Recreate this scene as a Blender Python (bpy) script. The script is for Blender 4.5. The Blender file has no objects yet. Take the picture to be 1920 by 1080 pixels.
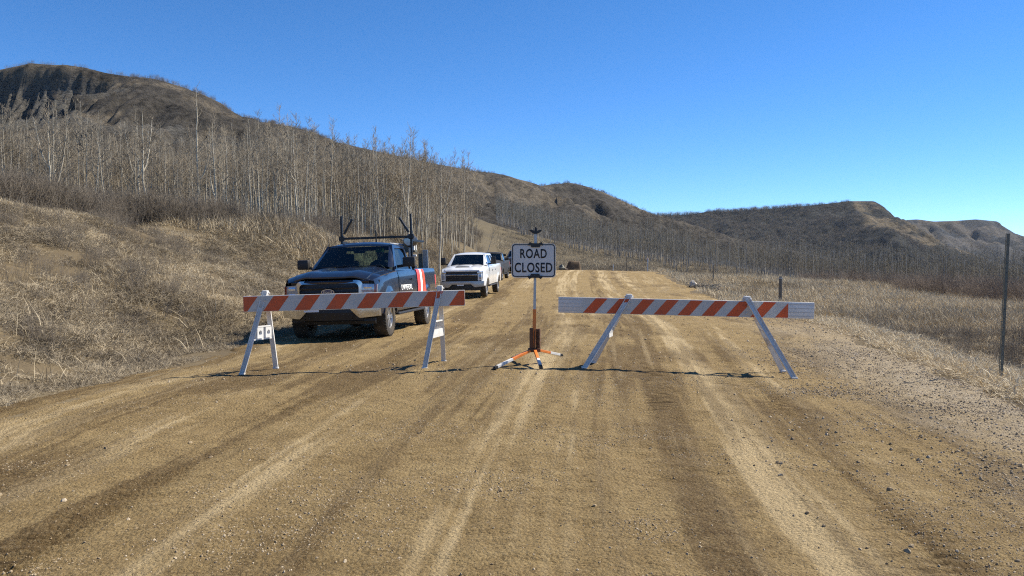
import bpy, bmesh, math, random
import numpy as np
from mathutils import Vector, Matrix, Euler

# ------------------------------------------------------------------ camera
scene = bpy.context.scene
COL = scene.collection
cam_d = bpy.data.cameras.new('camera')
cam = bpy.data.objects.new('camera', cam_d)
COL.objects.link(cam)
cam_d.sensor_width = 36.0
cam_d.lens = 28.125
cam_d.clip_start = 0.05
cam_d.clip_end = 20000.0
cam.location = (0.0, 0.0, 1.36)
cam.rotation_euler = (math.radians(90.0 - 1.26), 0.0, 0.0)
scene.camera = cam

# ------------------------------------------------------------------ sky and sun
SUN_EL = math.radians(46.0)
SUN_AZ = math.radians(68.0)            # measured from straight ahead (+Y) towards the right (+X)
world = bpy.data.worlds.new('World')
scene.world = world
world.use_nodes = True
wn = world.node_tree
for n in list(wn.nodes):
    wn.nodes.remove(n)
sky = wn.nodes.new('ShaderNodeTexSky')
sky.sky_type = 'NISHITA'
sky.sun_disc = False
sky.sun_elevation = SUN_EL
sky.sun_rotation = SUN_AZ
sky.altitude = 3000.0
sky.air_density = 0.75
sky.dust_density = 0.0
sky.ozone_density = 4.0
hsv = wn.nodes.new('ShaderNodeHueSaturation')
hsv.inputs['Saturation'].default_value = 1.21
hsv.inputs['Value'].default_value = 1.0
bg = wn.nodes.new('ShaderNodeBackground')
bg.inputs['Strength'].default_value = 0.122
wo = wn.nodes.new('ShaderNodeOutputWorld')
wn.links.new(sky.outputs[0], hsv.inputs['Color'])
wn.links.new(hsv.outputs[0], bg.inputs['Color'])
wn.links.new(bg.outputs[0], wo.inputs['Surface'])

sun_d = bpy.data.lights.new('sun', 'SUN')
sun_d.energy = 5.0
sun_d.angle = math.radians(0.53)
sun_d.color = (1.0, 0.92, 0.78)
sun = bpy.data.objects.new('sun', sun_d)
COL.objects.link(sun)
sdir = Vector((math.sin(SUN_AZ) * math.cos(SUN_EL), math.cos(SUN_AZ) * math.cos(SUN_EL), math.sin(SUN_EL)))
sun.rotation_euler = sdir.to_track_quat('Z', 'Y').to_euler()
sun.location = sdir * 200.0

vs = scene.view_settings
vs.view_transform = 'Standard'
vs.look = 'None'
vs.exposure = 0.78
vs.gamma = 1.0
vs.use_curve_mapping = False

cy = scene.cycles
cy.use_denoising = False                 # keep the grain of grass, twigs and gravel
cy.pixel_filter_type = 'BLACKMAN_HARRIS'
cy.filter_width = 1.15
cy.sample_clamp_indirect = 2.5
cy.sample_clamp_direct = 12.0
cy.max_bounces = 8
cy.diffuse_bounces = 3
cy.glossy_bounces = 3
cy.transmission_bounces = 4
cy.transparent_max_bounces = 10
cy.caustics_reflective = False
cy.caustics_refractive = False

# ------------------------------------------------------------------ helpers
rng = np.random.default_rng(11)
random.seed(11)

def _hash(ix, iy, seed):
    h = (ix.astype(np.int64) * 374761393 + iy.astype(np.int64) * 668265263 + seed * 982451653) & 0x7fffffff
    h = ((h ^ (h >> 13)) * 1274126177) & 0x7fffffff
    h = h ^ (h >> 16)
    return (h & 0xffffff) / float(0xffffff)

def vnoise(x, y, seed=0):
    x = np.asarray(x, float); y = np.asarray(y, float)
    ix = np.floor(x).astype(np.int64); iy = np.floor(y).astype(np.int64)
    fx = x - ix; fy = y - iy
    fx = fx * fx * fx * (fx * (fx * 6 - 15) + 10); fy = fy * fy * fy * (fy * (fy * 6 - 15) + 10)
    a = _hash(ix, iy, seed); b = _hash(ix + 1, iy, seed)
    c = _hash(ix, iy + 1, seed); d = _hash(ix + 1, iy + 1, seed)
    return (a * (1 - fx) + b * fx) * (1 - fy) + (c * (1 - fx) + d * fx) * fy - 0.5

def fbm(x, y, scale, octv=4, seed=0, gain=0.5):
    s = 0.0; a = 1.0; f = 1.0 / scale
    for k in range(octv):
        s = s + a * vnoise(x * f + 17.3 * k, y * f - 9.1 * k, seed + k)
        a *= gain; f *= 2.03
    return s

def sstep(a, b, x):
    t = np.clip((np.asarray(x, float) - a) / (b - a), 0, 1)
    return t * t * (3 - 2 * t)

def link(o, parent=None):
    COL.objects.link(o)
    if parent is not None:
        o.parent = parent
    return o

def tag(o, label=None, cat=None, group=None, kind=None):
    if label: o['label'] = label
    if cat: o['category'] = cat
    if group: o['group'] = group
    if kind: o['kind'] = kind
    return o

def empty(name, loc=(0, 0, 0), rot=(0, 0, 0)):
    o = bpy.data.objects.new(name, None)
    o.empty_display_size = 0.2
    o.location = loc; o.rotation_euler = rot
    COL.objects.link(o)
    return o

def mesh_np(name, verts, faces, mats=(), smooth=True, attrs=None, midx=None):
    """verts (N,3); faces (M,k) all k-gons, or a list of tuples."""
    me = bpy.data.meshes.new(name)
    verts = np.asarray(verts, np.float32)
    if isinstance(faces, np.ndarray):
        m, k = faces.shape
        me.vertices.add(len(verts)); me.vertices.foreach_set('co', verts.ravel())
        me.loops.add(m * k); me.loops.foreach_set('vertex_index', faces.astype(np.int32).ravel())
        me.polygons.add(m)
        me.polygons.foreach_set('loop_start', np.arange(0, m * k, k, dtype=np.int32))
        me.update(calc_edges=True)
    else:
        me.from_pydata([tuple(map(float, v)) for v in verts], [], faces)
        me.update()
    for mm in mats:
        me.materials.append(mm)
    if midx is not None:
        me.polygons.foreach_set('material_index', np.asarray(midx, np.int32))
    me.polygons.foreach_set('use_smooth', np.full(len(me.polygons), bool(smooth)))
    if attrs:
        for k_, v_ in attrs.items():
            a = me.attributes.new(k_, 'FLOAT', 'POINT')
            a.data.foreach_set('value', np.asarray(v_, np.float32).ravel())
    return me

def grid_faces(nr, nc):
    i = np.arange(nr - 1)[:, None] * nc + np.arange(nc - 1)[None, :]
    i = i.ravel()
    return np.stack([i, i + 1, i + nc + 1, i + nc], 1)

class MB:
    """Collects simple shapes and links them as one mesh object."""
    def __init__(s):
        s.v = []; s.f = []; s.m = []
    def add(s, vs, fs, mi=0):
        b = len(s.v)
        s.v += [tuple(v) for v in vs]
        s.f += [tuple(b + i for i in f) for f in fs]
        s.m += [mi] * len(fs)
        return s
    def box(s, c, d, mi=0, rot=None, ch=0.0):
        """box centre c, full size d, edge chamfer ch"""
        hx, hy, hz = d[0] / 2, d[1] / 2, d[2] / 2
        if ch <= 0:
            vs = [(x, y, z) for x in (-hx, hx) for y in (-hy, hy) for z in (-hz, hz)]
            fs = [(0, 1, 3, 2), (4, 6, 7, 5), (0, 4, 5, 1), (2, 3, 7, 6), (0, 2, 6, 4), (1, 5, 7, 3)]
        else:
            bm = bmesh.new()
            bmesh.ops.create_cube(bm, size=1.0)
            for v in bm.verts:
                v.co = Vector((v.co.x * d[0], v.co.y * d[1], v.co.z * d[2]))
            bmesh.ops.bevel(bm, geom=bm.edges[:], offset=ch, segments=2, affect='EDGES', profile=0.5)
            bm.verts.index_update()
            vs = [tuple(v.co) for v in bm.verts]
            fs = [tuple(v.index for v in f.verts) for f in bm.faces]
            bm.free()
        M = Matrix.Identity(3) if rot is None else (rot if isinstance(rot, Matrix) else Euler(rot).to_matrix())
        c = Vector(c)
        return s.add([tuple(M @ Vector(v) + c) for v in vs], fs, mi)
    def beam(s, p0, p1, w, d, mi=0, side=(1, 0, 0), ch=0.0):
        """rectangular bar from p0 to p1; w across `side`, d across the other way"""
        p0 = Vector(p0); p1 = Vector(p1)
        z = (p1 - p0); L = z.length; z.normalize()
        x = Vector(side); x = (x - z * x.dot(z)).normalized()
        y = z.cross(x)
        M = Matrix((x, y, z)).transposed()
        return s.box((p0 + p1) / 2, (w, d, L), mi, M, ch)
    def tube(s, pts, rad, n=8, mi=0, cap=True):
        pts = [Vector(p) for p in pts]
        if not hasattr(rad, '__len__'): rad = [rad] * len(pts)
        t0 = (pts[1] - pts[0]).normalized()
        ref = Vector((0, 0, 1)) if abs(t0.z) < 0.9 else Vector((1, 0, 0))
        x = (ref - t0 * ref.dot(t0)).normalized()
        vs = []
        for i, p in enumerate(pts):
            t = (pts[min(i + 1, len(pts) - 1)] - pts[max(i - 1, 0)]).normalized()
            x = (x - t * x.dot(t)).normalized(); y = t.cross(x)
            for k in range(n):
                a = 2 * math.pi * k / n
                vs.append(tuple(p + (x * math.cos(a) + y * math.sin(a)) * rad[i]))
        fs = []
        for i in range(len(pts) - 1):
            for k in range(n):
                k2 = (k + 1) % n
                fs.append((i * n + k, i * n + k2, (i + 1) * n + k2, (i + 1) * n + k))
        if cap:
            fs.append(tuple(range(n - 1, -1, -1)))
            fs.append(tuple((len(pts) - 1) * n + k for k in range(n)))
        return s.add(vs, fs, mi)
    def lathe(s, prof, n=32, axis='x', c=(0, 0, 0), mi=0):
        """prof: (a, r) pairs along the axis"""
        vs = []
        for a, r in prof:
            for k in range(n):
                t = 2 * math.pi * k / n
                if axis == 'x': p = (a, r * math.cos(t), r * math.sin(t))
                elif axis == 'y': p = (r * math.cos(t), a, r * math.sin(t))
                else: p = (r * math.cos(t), r * math.sin(t), a)
                vs.append((p[0] + c[0], p[1] + c[1], p[2] + c[2]))
        fs = []
        for i in range(len(prof) - 1):
            for k in range(n):
                k2 = (k + 1) % n
                fs.append((i * n + k, i * n + k2, (i + 1) * n + k2, (i + 1) * n + k))
        return s.add(vs, fs, mi)
    def grid(s, P, mi=0, flip=False):
        """P: rows of points"""
        nr = len(P); nc = len(P[0])
        vs = [p for r in P for p in r]
        fs = []
        for i in range(nr - 1):
            for j in range(nc - 1):
                q = (i * nc + j, i * nc + j + 1, (i + 1) * nc + j + 1, (i + 1) * nc + j)
                fs.append(q[::-1] if flip else q)
        return s.add(vs, fs, mi)
    def slab(s, P, off, mi=0):
        """closed slab: the grid P and a copy shifted by off (vector), with side walls"""
        nr = len(P); nc = len(P[0])
        off = Vector(off)
        a = [tuple(p) for r in P for p in r]
        b = [tuple(Vector(p) + off) for r in P for p in r]
        N = nr * nc
        fs = []
        for i in range(nr - 1):
            for j in range(nc - 1):
                q = (i * nc + j, i * nc + j + 1, (i + 1) * nc + j + 1, (i + 1) * nc + j)
                fs.append(q); fs.append(tuple(N + t for t in q[::-1]))
        rim = [j for j in range(nc)] + [i * nc + nc - 1 for i in range(1, nr)] + \
              [(nr - 1) * nc + j for j in range(nc - 2, -1, -1)] + [i * nc for i in range(nr - 2, 0, -1)]
        for k in range(len(rim)):
            p, q = rim[k], rim[(k + 1) % len(rim)]
            fs.append((q, p, N + p, N + q))
        return s.add(a + b, fs, mi)
    def ring(s, outer, inner, off, mi=0):
        """closed frame between two loops of the same number of points, thickness off"""
        n = len(outer); off = Vector(off)
        o1 = [tuple(Vector(p)) for p in outer]; i1 = [tuple(Vector(p)) for p in inner]
        o2 = [tuple(Vector(p) + off) for p in outer]; i2 = [tuple(Vector(p) + off) for p in inner]
        vs = o1 + i1 + o2 + i2
        fs = []
        for k in range(n):
            q = (k + 1) % n
            fs.append((k, q, n + q, n + k)); fs.append((2 * n + k, 3 * n + k, 3 * n + q, 2 * n + q))
            fs.append((k, 2 * n + k, 2 * n + q, q)); fs.append((n + k, n + q, 3 * n + q, 3 * n + k))
        return s.add(vs, fs, mi)
    def prism(s, poly, off, mi=0):
        n = len(poly); off = Vector(off)
        vs = [tuple(Vector(p)) for p in poly] + [tuple(Vector(p) + off) for p in poly]
        fs = [tuple(range(n)), tuple(range(2 * n - 1, n - 1, -1))]
        for k in range(n):
            q = (k + 1) % n
            fs.append((q, k, n + k, n + q))
        return s.add(vs, fs, mi)
    def mesh(s, name, mats, smooth=False, angle=None):
        if not isinstance(mats, (list, tuple)): mats = [mats]
        me = mesh_np(name, s.v, s.f, mats, smooth, midx=s.m)
        bm = bmesh.new(); bm.from_mesh(me)
        bmesh.ops.recalc_face_normals(bm, faces=bm.faces[:])
        bm.to_mesh(me); bm.free()
        if angle is not None:
            me.polygons.foreach_set('use_smooth', np.full(len(me.polygons), True))
            me.set_sharp_from_angle(angle=math.radians(angle))
        return me
    def build(s, name, mats, parent=None, smooth=False, angle=None):
        return link(bpy.data.objects.new(name, s.mesh(name, mats, smooth, angle)), parent)

# ------------------------------------------------------------------ materials
class NT:
    def __init__(s, name):
        s.m = bpy.data.materials.new(name); s.m.use_nodes = True
        s.t = s.m.node_tree
        s.b = s.t.nodes['Principled BSDF']
        s.out = s.t.nodes['Material Output']
    def n(s, typ, **kw):
        nd = s.t.nodes.new(typ)
        for k, v in kw.items():
            if k in nd.inputs: nd.inputs[k].default_value = v
            else: setattr(nd, k, v)
        return nd
    def l(s, a, b): s.t.links.new(a, b)
    def noise(s, vec, scale, detail=4.0, rough=0.55):
        nd = s.n('ShaderNodeTexNoise'); nd.inputs['Scale'].default_value = scale
        nd.inputs['Detail'].default_value = detail; nd.inputs['Roughness'].default_value = rough
        if vec is not None: s.l(vec, nd.inputs['Vector'])
        return nd.outputs['Fac']
    def ramp(s, fac, stops):
        nd = s.n('ShaderNodeValToRGB')
        cr = nd.color_ramp
        while len(cr.elements) < len(stops): cr.elements.new(0.5)
        for e, (p, c) in zip(cr.elements, stops):
            e.position = p; e.color = (c[0], c[1], c[2], 1) if hasattr(c, '__len__') else (c, c, c, 1)
        s.l(fac, nd.inputs['Fac'])
        return nd.outputs['Color']
    def mix(s, fac, a, b, mode='MIX'):
        nd = s.n('ShaderNodeMix'); nd.data_type = 'RGBA'; nd.blend_type = mode
        for v, sock in ((fac, nd.inputs[0]), (a, nd.inputs[6]), (b, nd.inputs[7])):
            if isinstance(v, bpy.types.NodeSocket): s.l(v, sock)
            elif hasattr(v, '__len__'): sock.default_value = (v[0], v[1], v[2], 1)
            else: sock.default_value = v
        return nd.outputs[2]
    def math(s, op, a, b=None, clamp=False):
        nd = s.n('ShaderNodeMath'); nd.operation = op; nd.use_clamp = clamp
        for v, sock in ((a, nd.inputs[0]), (b, nd.inputs[1])):
            if v is None: continue
            if isinstance(v, bpy.types.NodeSocket): s.l(v, sock)
            else: sock.default_value = v
        return nd.outputs[0]
    def attr(s, name, typ='GEOMETRY'):
        nd = s.n('ShaderNodeAttribute'); nd.attribute_name = name; nd.attribute_type = typ
        return nd
    def pos(s):
        return s.n('ShaderNodeNewGeometry').outputs['Position']
    def obj(s):
        return s.n('ShaderNodeTexCoord').outputs['Object']
    def vscale(s, vec, sc):
        nd = s.n('ShaderNodeVectorMath'); nd.operation = 'MULTIPLY'
        s.l(vec, nd.inputs[0]); nd.inputs[1].default_value = sc
        return nd.outputs[0]
    def bump(s, h, strength, dist):
        nd = s.n('ShaderNodeBump'); nd.inputs['Strength'].default_value = strength
        nd.inputs['Distance'].default_value = dist
        s.l(h, nd.inputs['Height']); s.l(nd.outputs[0], s.b.inputs['Normal'])
    def base(s, v, rough=None, metal=None, spec=None):
        if isinstance(v, bpy.types.NodeSocket): s.l(v, s.b.inputs['Base Color'])
        else: s.b.inputs['Base Color'].default_value = (v[0], v[1], v[2], 1)
        if rough is not None:
            if isinstance(rough, bpy.types.NodeSocket): s.l(rough, s.b.inputs['Roughness'])
            else: s.b.inputs['Roughness'].default_value = rough
        if metal is not None: s.b.inputs['Metallic'].default_value = metal
        if spec is not None: s.b.inputs['Specular IOR Level'].default_value = spec
        return s

def simple(name, col, rough=0.5, metal=0.0, coat=0.0, var=0.12, scale=8.0, dust=0.0, spec=None):
    """a plain colour with slight uneven wear and, if asked, road dust"""
    t = NT(name)
    o = t.obj()
    f = t.noise(o, scale, 5.0, 0.6)
    c1 = [c * (1 - var) for c in col]; c2 = [min(1, c * (1 + var)) for c in col]
    c = t.ramp(f, [(0.3, c1), (0.7, c2)])
    if dust > 0:
        d = t.ramp(t.noise(o, scale * 0.35, 6.0, 0.65), [(0.35, 0.0), (0.75, dust)])
        c = t.mix(d, c, (0.20, 0.15, 0.09))
    r = t.ramp(f, [(0.3, max(0.02, rough * 0.85)), (0.7, min(1, rough * 1.15))])
    t.base(c, r, metal, spec)
    if coat > 0:
        t.b.inputs['Coat Weight'].default_value = coat
        t.b.inputs['Coat Roughness'].default_value = 0.04
    return t.m

def glass(name, tint=(0.55, 0.66, 0.62), refl=1.0):
    t = NT(name)
    t.t.nodes.remove(t.b)
    tr = t.n('ShaderNodeBsdfTransparent'); tr.inputs['Color'].default_value = (*tint, 1)
    gl = t.n('ShaderNodeBsdfGlossy'); gl.inputs['Roughness'].default_value = 0.02
    gl.inputs['Color'].default_value = (refl, refl, refl, 1)
    fr = t.n('ShaderNodeFresnel'); fr.inputs['IOR'].default_value = 1.5
    mx = t.n('ShaderNodeMixShader')
    t.l(fr.outputs[0], mx.inputs[0]); t.l(tr.outputs[0], mx.inputs[1]); t.l(gl.outputs[0], mx.inputs[2])
    t.l(mx.outputs[0], t.out.inputs['Surface'])
    return t.m

# ------------------------------------------------------------------ the lie of the land
_yy = np.linspace(-30, 400, 861)
def _smooth(xs, vs):
    v = np.interp(_yy, xs, vs)
    k = np.hanning(17); k /= k.sum()
    return np.convolve(np.pad(v, 8, mode='edge'), k, 'valid')
_L = _smooth([-30, 14, 30, 45, 60, 80, 120, 400], [-4.9, -4.9, -4.9, -4.8, -4.1, -2.0, 4.0, 60])
_R = _smooth([-30, 4, 8.4, 20, 47, 75, 120, 400], [2.6, 4.5, 5.4, 7.9, 10.7, 13.5, 20.0, 75])
_Z = _smooth([-30, 38, 44, 52, 60, 72, 80, 90, 110, 150, 400], [0, 0, 0.12, 0.42, 0.75, 1.22, 1.34, 1.33, 1.1, 0.9, 0.9])
def Lf(y): return np.interp(y, _yy, _L)
def Rf(y): return np.interp(y, _yy, _R)
def Zf(y): return np.interp(y, _yy, _Z)

def road_base(x, y):
    L = Lf(y); R = Rf(y)
    xc = (L + R) / 2
    return Zf(y) + 0.07 - 0.026 * (np.sqrt((x - xc) ** 2 + 0.5) - 0.7)

def ground(x, y, fine=True):
    x = np.asarray(x, float); y = np.asarray(y, float)
    L = Lf(y); R = Rf(y)
    zr = road_base(x, y)
    # left bank
    e = L - x
    w = np.interp(y, [0, 25, 38, 50, 70, 120], [12.5, 11.5, 7.5, 5.5, 5.5, 9])
    w = w + np.clip(y - 95, 0, 300) * 0.55
    bench = np.interp(y, [0, 25, 40, 60, 90, 120, 160, 250, 330], [3.7, 3.4, 2.9, 2.8, 3.4, 5.6, 9.0, 21.0, 27.0])
    bench = bench + np.clip(e - w, 0, 60) * 0.02
    t = np.clip(e / w, 0, None)
    prof = np.where(t < 1, 0.22 * t + 0.78 * sstep(0, 1, t), 1.0)
    zl = road_base(L, y) - 0.05 + bench * prof
    zl = zl + 1.0 * np.exp(-(((x + 9.6) / 3.2) ** 2 + ((y - 37) / 5.0) ** 2))
    zl = zl + 3.0 * np.exp(-(((x + 10) / 12) ** 2 + ((y - 140) / 22) ** 2))
    # right side
    e2 = x - R
    zd = -0.62 * sstep(0.2, 3.0, e2) * (1 - 0.55 * sstep(3.6, 8.5, e2))
    zR = Zf(y) * np.exp(-np.clip(e2, 0, None) / 28.0) + zd - 0.030 * np.clip(e2, 0, 80) + (road_base(R, y) - Zf(y)) * np.exp(-np.clip(e2, 0, None) / 6.0)
    far = sstep(105, 300, y) * 11.0 * sstep(95, 5, x)
    z = np.where(x < L, zl, np.where(x > R, zR, zr)) + far
    if fine:
        out = np.maximum(e, e2)
        am = sstep(0.0, 2.0, out)
        near = sstep(140, 40, y)
        z = z + am * (fbm(x, y, 5.0, 4, 3) * 0.55 + fbm(x, y, 1.1, 3, 8) * 0.16 * near)
    # the ground sheet lies under the road
    inside = np.minimum(x - L, R - x)
    z = z - 0.16 * sstep(0.15, 0.7, inside)
    return z

def gz(x, y):
    return float(ground(np.array([x]), np.array([y]))[0])

def rz(x, y):
    return float(road_base(np.array([x]), np.array([y]))[0])

# ------------------------------------------------------------------ ground materials
def mat_ground():
    t = NT('dry_turf_soil')
    p = t.pos()
    n1 = t.noise(p, 0.35, 6, 0.6); n2 = t.noise(p, 6.0, 6, 0.7)
    c = t.ramp(n1, [(0.3, (0.085, 0.066, 0.042)), (0.5, (0.15, 0.115, 0.066)), (0.72, (0.22, 0.175, 0.10))])
    c = t.mix(t.ramp(n2, [(0.35, 0.0), (0.7, 0.75)]), c, (0.11, 0.085, 0.055))
    # far away the pale straw and the grey of bare brush take over
    w = t.ramp(t.noise(p, 0.02, 5, 0.6), [(0.4, (0.13, 0.105, 0.062)), (0.6, (0.085, 0.072, 0.05))])
    sep = t.n('ShaderNodeSeparateXYZ'); t.l(p, sep.inputs[0])
    f = t.math('DIVIDE', t.math('SUBTRACT', sep.outputs[1], 60.0), 90.0, True)
    c = t.mix(f, c, w)
    t.base(c, 0.95, 0, 0.15)
    t.bump(n2, 0.8, 0.05)
    return t.m

def mat_road():
    t = NT('packed_dirt_and_gravel')
    p = t.pos()
    damp = t.attr('damp').outputs['Fac']; grey = t.attr('grey').outputs['Fac']; dust = t.attr('dust').outputs['Fac']
    big = t.noise(p, 1.3, 6, 0.65); mid = t.noise(p, 11.0, 6, 0.7); fine = t.noise(p, 95.0, 4, 0.8)
    c = t.ramp(big, [(0.25, (0.205, 0.142, 0.063)), (0.5, (0.275, 0.196, 0.092)), (0.75, (0.345, 0.255, 0.125))])
    streak = t.noise(t.vscale(p, (2.2, 9.0, 1.0)), 2.6, 6, 0.7)
    c = t.mix(t.ramp(streak, [(0.36, 0.55), (0.52, 0.0)]), c, (0.15, 0.10, 0.045))
    c = t.mix(t.ramp(streak, [(0.54, 0.0), (0.70, 0.45)]), c, (0.40, 0.30, 0.155))
    c = t.mix(t.math('MULTIPLY', damp, t.ramp(mid, [(0.25, 0.35), (0.6, 0.95)])), c, (0.108, 0.070, 0.031))
    c = t.mix(t.math('MULTIPLY', dust, 0.75), c, (0.50, 0.39, 0.225))
    c = t.mix(t.math('MULTIPLY', grey, t.ramp(mid, [(0.3, 0.35), (0.65, 0.95)])), c, (0.40, 0.345, 0.265))
    c = t.mix(t.ramp(fine, [(0.36, 0.9), (0.47, 0.0)]), c, (0.062, 0.041, 0.018))
    c = t.mix(t.ramp(fine, [(0.56, 0.0), (0.68, 0.7)]), c, (0.42, 0.34, 0.21))
    c = t.mix(t.math('MULTIPLY', t.attr('tread').outputs['Fac'], 0.85), c, (0.062, 0.041, 0.019))
    t.base(c, 0.95, 0, 0.12)
    vor = t.n('ShaderNodeTexVoronoi'); vor.inputs['Scale'].default_value = 42.0
    t.l(p, vor.inputs['Vector'])
    h = t.math('ADD', t.math('MULTIPLY', fine, 0.6), t.math('ADD', mid, t.math('MULTIPLY', vor.outputs['Distance'], -0.5)))
    t.bump(h, 1.0, 0.03)
    return t.m

M_GROUND = mat_ground()
M_ROAD = mat_road()

def axis(parts):
    """parts: (start, stop, step) pieces joined"""
    a = [np.arange(s, e, st) for s, e, st in parts]
    return np.concatenate(a + [[parts[-1][1]]])

# ground sheet, fine near the camera and coarse to the horizon
gx = axis([(-6000, -1000, 500), (-1000, -220, 60), (-220, -60, 6), (-60, -24, 1.0), (-24, 26, 0.3), (26, 60, 1.0), (60, 220, 5), (220, 1000, 60), (1000, 6000, 500)])
gy = axis([(-400, -20, 40), (-20, 2, 1.5), (2, 40, 0.3), (40, 100, 0.8), (100, 360, 5), (360, 1000, 40), (1000, 9000, 500)])
GX, GY = np.meshgrid(gx, gy)
GZ = ground(GX, GY)
def low_land(x, y):
    s = sstep(330, 520, y)
    return ground(x, y, False) * (1 - s) - 2.0 * s
GZ = np.where(GY > 300, low_land(GX, GY), GZ)
GZ = GZ - 6.0 * sstep(225, 300, GY) * sstep(900, 860, GY) * sstep(-418, -380, GX) * sstep(378, 330, GX)
me = mesh_np('ground', np.stack([GX, GY, GZ], 2).reshape(-1, 3), grid_faces(len(gy), len(gx)), [M_GROUND])
g_ob = link(bpy.data.objects.new('ground', me)); tag(g_ob, kind='structure')

# ------------------------------------------------------------------ road
ry = axis([(-14, 2.4, 0.6), (2.4, 9, 0.03), (9, 20, 0.055), (20, 45, 0.2), (45, 125, 0.6)])
ru = np.concatenate([np.linspace(-0.035, 0.05, 22), np.linspace(0.05, 0.95, 270)[1:], np.linspace(0.95, 1.035, 22)[1:]])
U, RY = np.meshgrid(ru, ry)
RL = Lf(RY); RR = Rf(RY)
wob_l = fbm(RY * 0 + 3.0, RY, 2.6, 4, 21) * 0.8
wob_r = fbm(RY * 0 + 9.0, RY, 3.1, 4, 25) * 0.7
RX = RL + U * (RR - RL) + wob_l * sstep(0.25, 0.0, U) + wob_r * sstep(0.75, 1.0, U)
RZ = road_base(RX, RY)
def bandsum(lst):
    s = np.zeros_like(U)
    for u0, wd, a, drift in lst:
        uu = u0 + drift * np.sin(RY * 0.13 + u0 * 20) + 0.012 * fbm(RY, RY * 0 + u0 * 50, 4.0, 2, int(u0 * 100))
        s = s + a * np.exp(-((U - uu) / wd) ** 2) * (0.72 + 0.9 * np.clip(fbm(RY * 0.6, U * 18, 1.6, 4, 40 + int(u0 * 90)) + 0.35, 0, 1) * 0.6)
    return s
st1 = fbm(U * 46, RY * 0.075, 1.0, 4, 131, 0.6)                 # long narrow tyre streaks
st2 = fbm(U * 150, RY * 0.22, 1.0, 3, 135, 0.6)
patch = fbm(RX, RY * 0.6, 1.5, 5, 50)
damp = bandsum([(0.005, 0.020, 1.1, 0), (0.145, 0.026, 0.62, 0.003), (0.272, 0.030, 0.85, 0.004), (0.40, 0.05, 0.28, 0.004),
                (0.622, 0.024, 0.62, 0.004), (0.735, 0.02, 0.40, 0.004), (0.83, 0.05, 0.22, 0)])
damp = damp + 0.30 * sstep(7.5, 10, RY) * sstep(36, 16, RY) * sstep(0.75, 0.55, U)
damp = sstep(0.24, 0.66, damp * 0.80 + 0.08 + 0.75 * st1 + 0.45 * st2 + 0.62 * patch)
dust = bandsum([(0.065, 0.026, 0.75, 0.003), (0.205, 0.020, 0.6, 0.004), (0.345, 0.03, 0.45, 0.004), (0.497, 0.020, 0.9, 0.004), (0.545, 0.012, 0.55, 0.004), (0.672, 0.020, 0.8, 0.004), (0.77, 0.02, 0.45, 0)])
dust = sstep(0.26, 0.72, dust * 0.80 + 0.85 * st1 + 0.5 * st2 + 0.25 * fbm(RX, RY * 0.5, 0.5, 3, 137) + 0.22 * sstep(40, 60, RY)) * (1 - 0.6 * damp)
grey = sstep(0.80, 0.97, U + 0.12 * fbm(RX, RY * 0.5, 1.6, 4, 81)) * sstep(30, 8, RY) * 0.95
ruts = bandsum([(0.145, 0.02, -0.018, 0.005), (0.275, 0.026, -0.026, 0.01), (0.50, 0.022, -0.016, 0.012), (0.345, 0.03, 0.012, 0.01),
                (0.625, 0.018, -0.018, 0.01), (0.675, 0.02, 0.012, 0.01), (0.735, 0.016, -0.014, 0.01), (0.97, 0.03, 0.05, 0.0)])
tread = np.clip(bandsum([(0.275, 0.022, 1, 0.01), (0.625, 0.016, 1, 0.01), (0.735, 0.016, 0.8, 0.01), (0.14, 0.018, .6, .005)]), 0, 1)
tread_l = sstep(0.2, 0.9, np.sin(RY * 2 * math.pi / 0.105 + 7 * fbm(RX, RY, 0.5, 3, 191))) * tread * sstep(-0.02, 0.2, fbm(RX * 1.2, RY * 0.45, 0.9, 4, 193))
damp = np.clip(damp + 0.9 * tread_l, 0, 1)
tread_b = np.clip(bandsum([(0.268, 0.014, 1, 0.004), (0.618, 0.012, 1.1, 0.004), (0.735, 0.010, 0.7, 0.004), (0.70, 0.016, 0.6, 0.004)]), 0, 1)
tread_c = sstep(0.25, 0.7, np.sin(RY * 2 * math.pi / 0.12 + 5 * fbm(RX * 1.5, RY, 0.6, 3, 195))) * np.clip(tread_b * 1.5, 0, 1) * sstep(-0.08, 0.06, fbm(RX * 0.8, RY * 0.55, 0.9, 4, 197)) * sstep(15, 9, RY)
tread_h = - 0.010 * tread_c + np.sin(RY * 2 * math.pi / 0.085 + 6 * fbm(RX, RY, 0.6, 3, 91)) * tread * 0.012 * sstep(-0.1, 0.25, fbm(RX * 1.5, RY * 0.5, 1.0, 3, 93))
RZ = RZ + 0.45 * ruts + 0.010 * st1 * sstep(25, 10, RY) + 0.006 * st2 * sstep(14, 6, RY) - 0.006 * dust + tread_h + fbm(RX, RY, 0.9, 4, 101) * 0.018 + fbm(RX, RY, 0.13, 4, 105) * 0.020 * (1 + 0.8 * grey) + fbm(RX, RY * 2.4, 0.30, 4, 107) * 0.016 * sstep(-0.05, 0.3, fbm(RX, RY, 1.4, 3, 109))
edge = np.minimum(U + 0.035, 1.035 - U)
RZ = RZ - 0.22 * sstep(0.035, 0.0, edge)
me = mesh_np('road', np.stack([RX, RY, RZ], 2).reshape(-1, 3), grid_faces(len(ry), len(ru)), [M_ROAD],
             attrs={'damp': damp, 'dust': dust, 'grey': grey, 'tread': tread_c})
r_ob = link(bpy.data.objects.new('road', me)); tag(r_ob, kind='structure')

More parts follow.
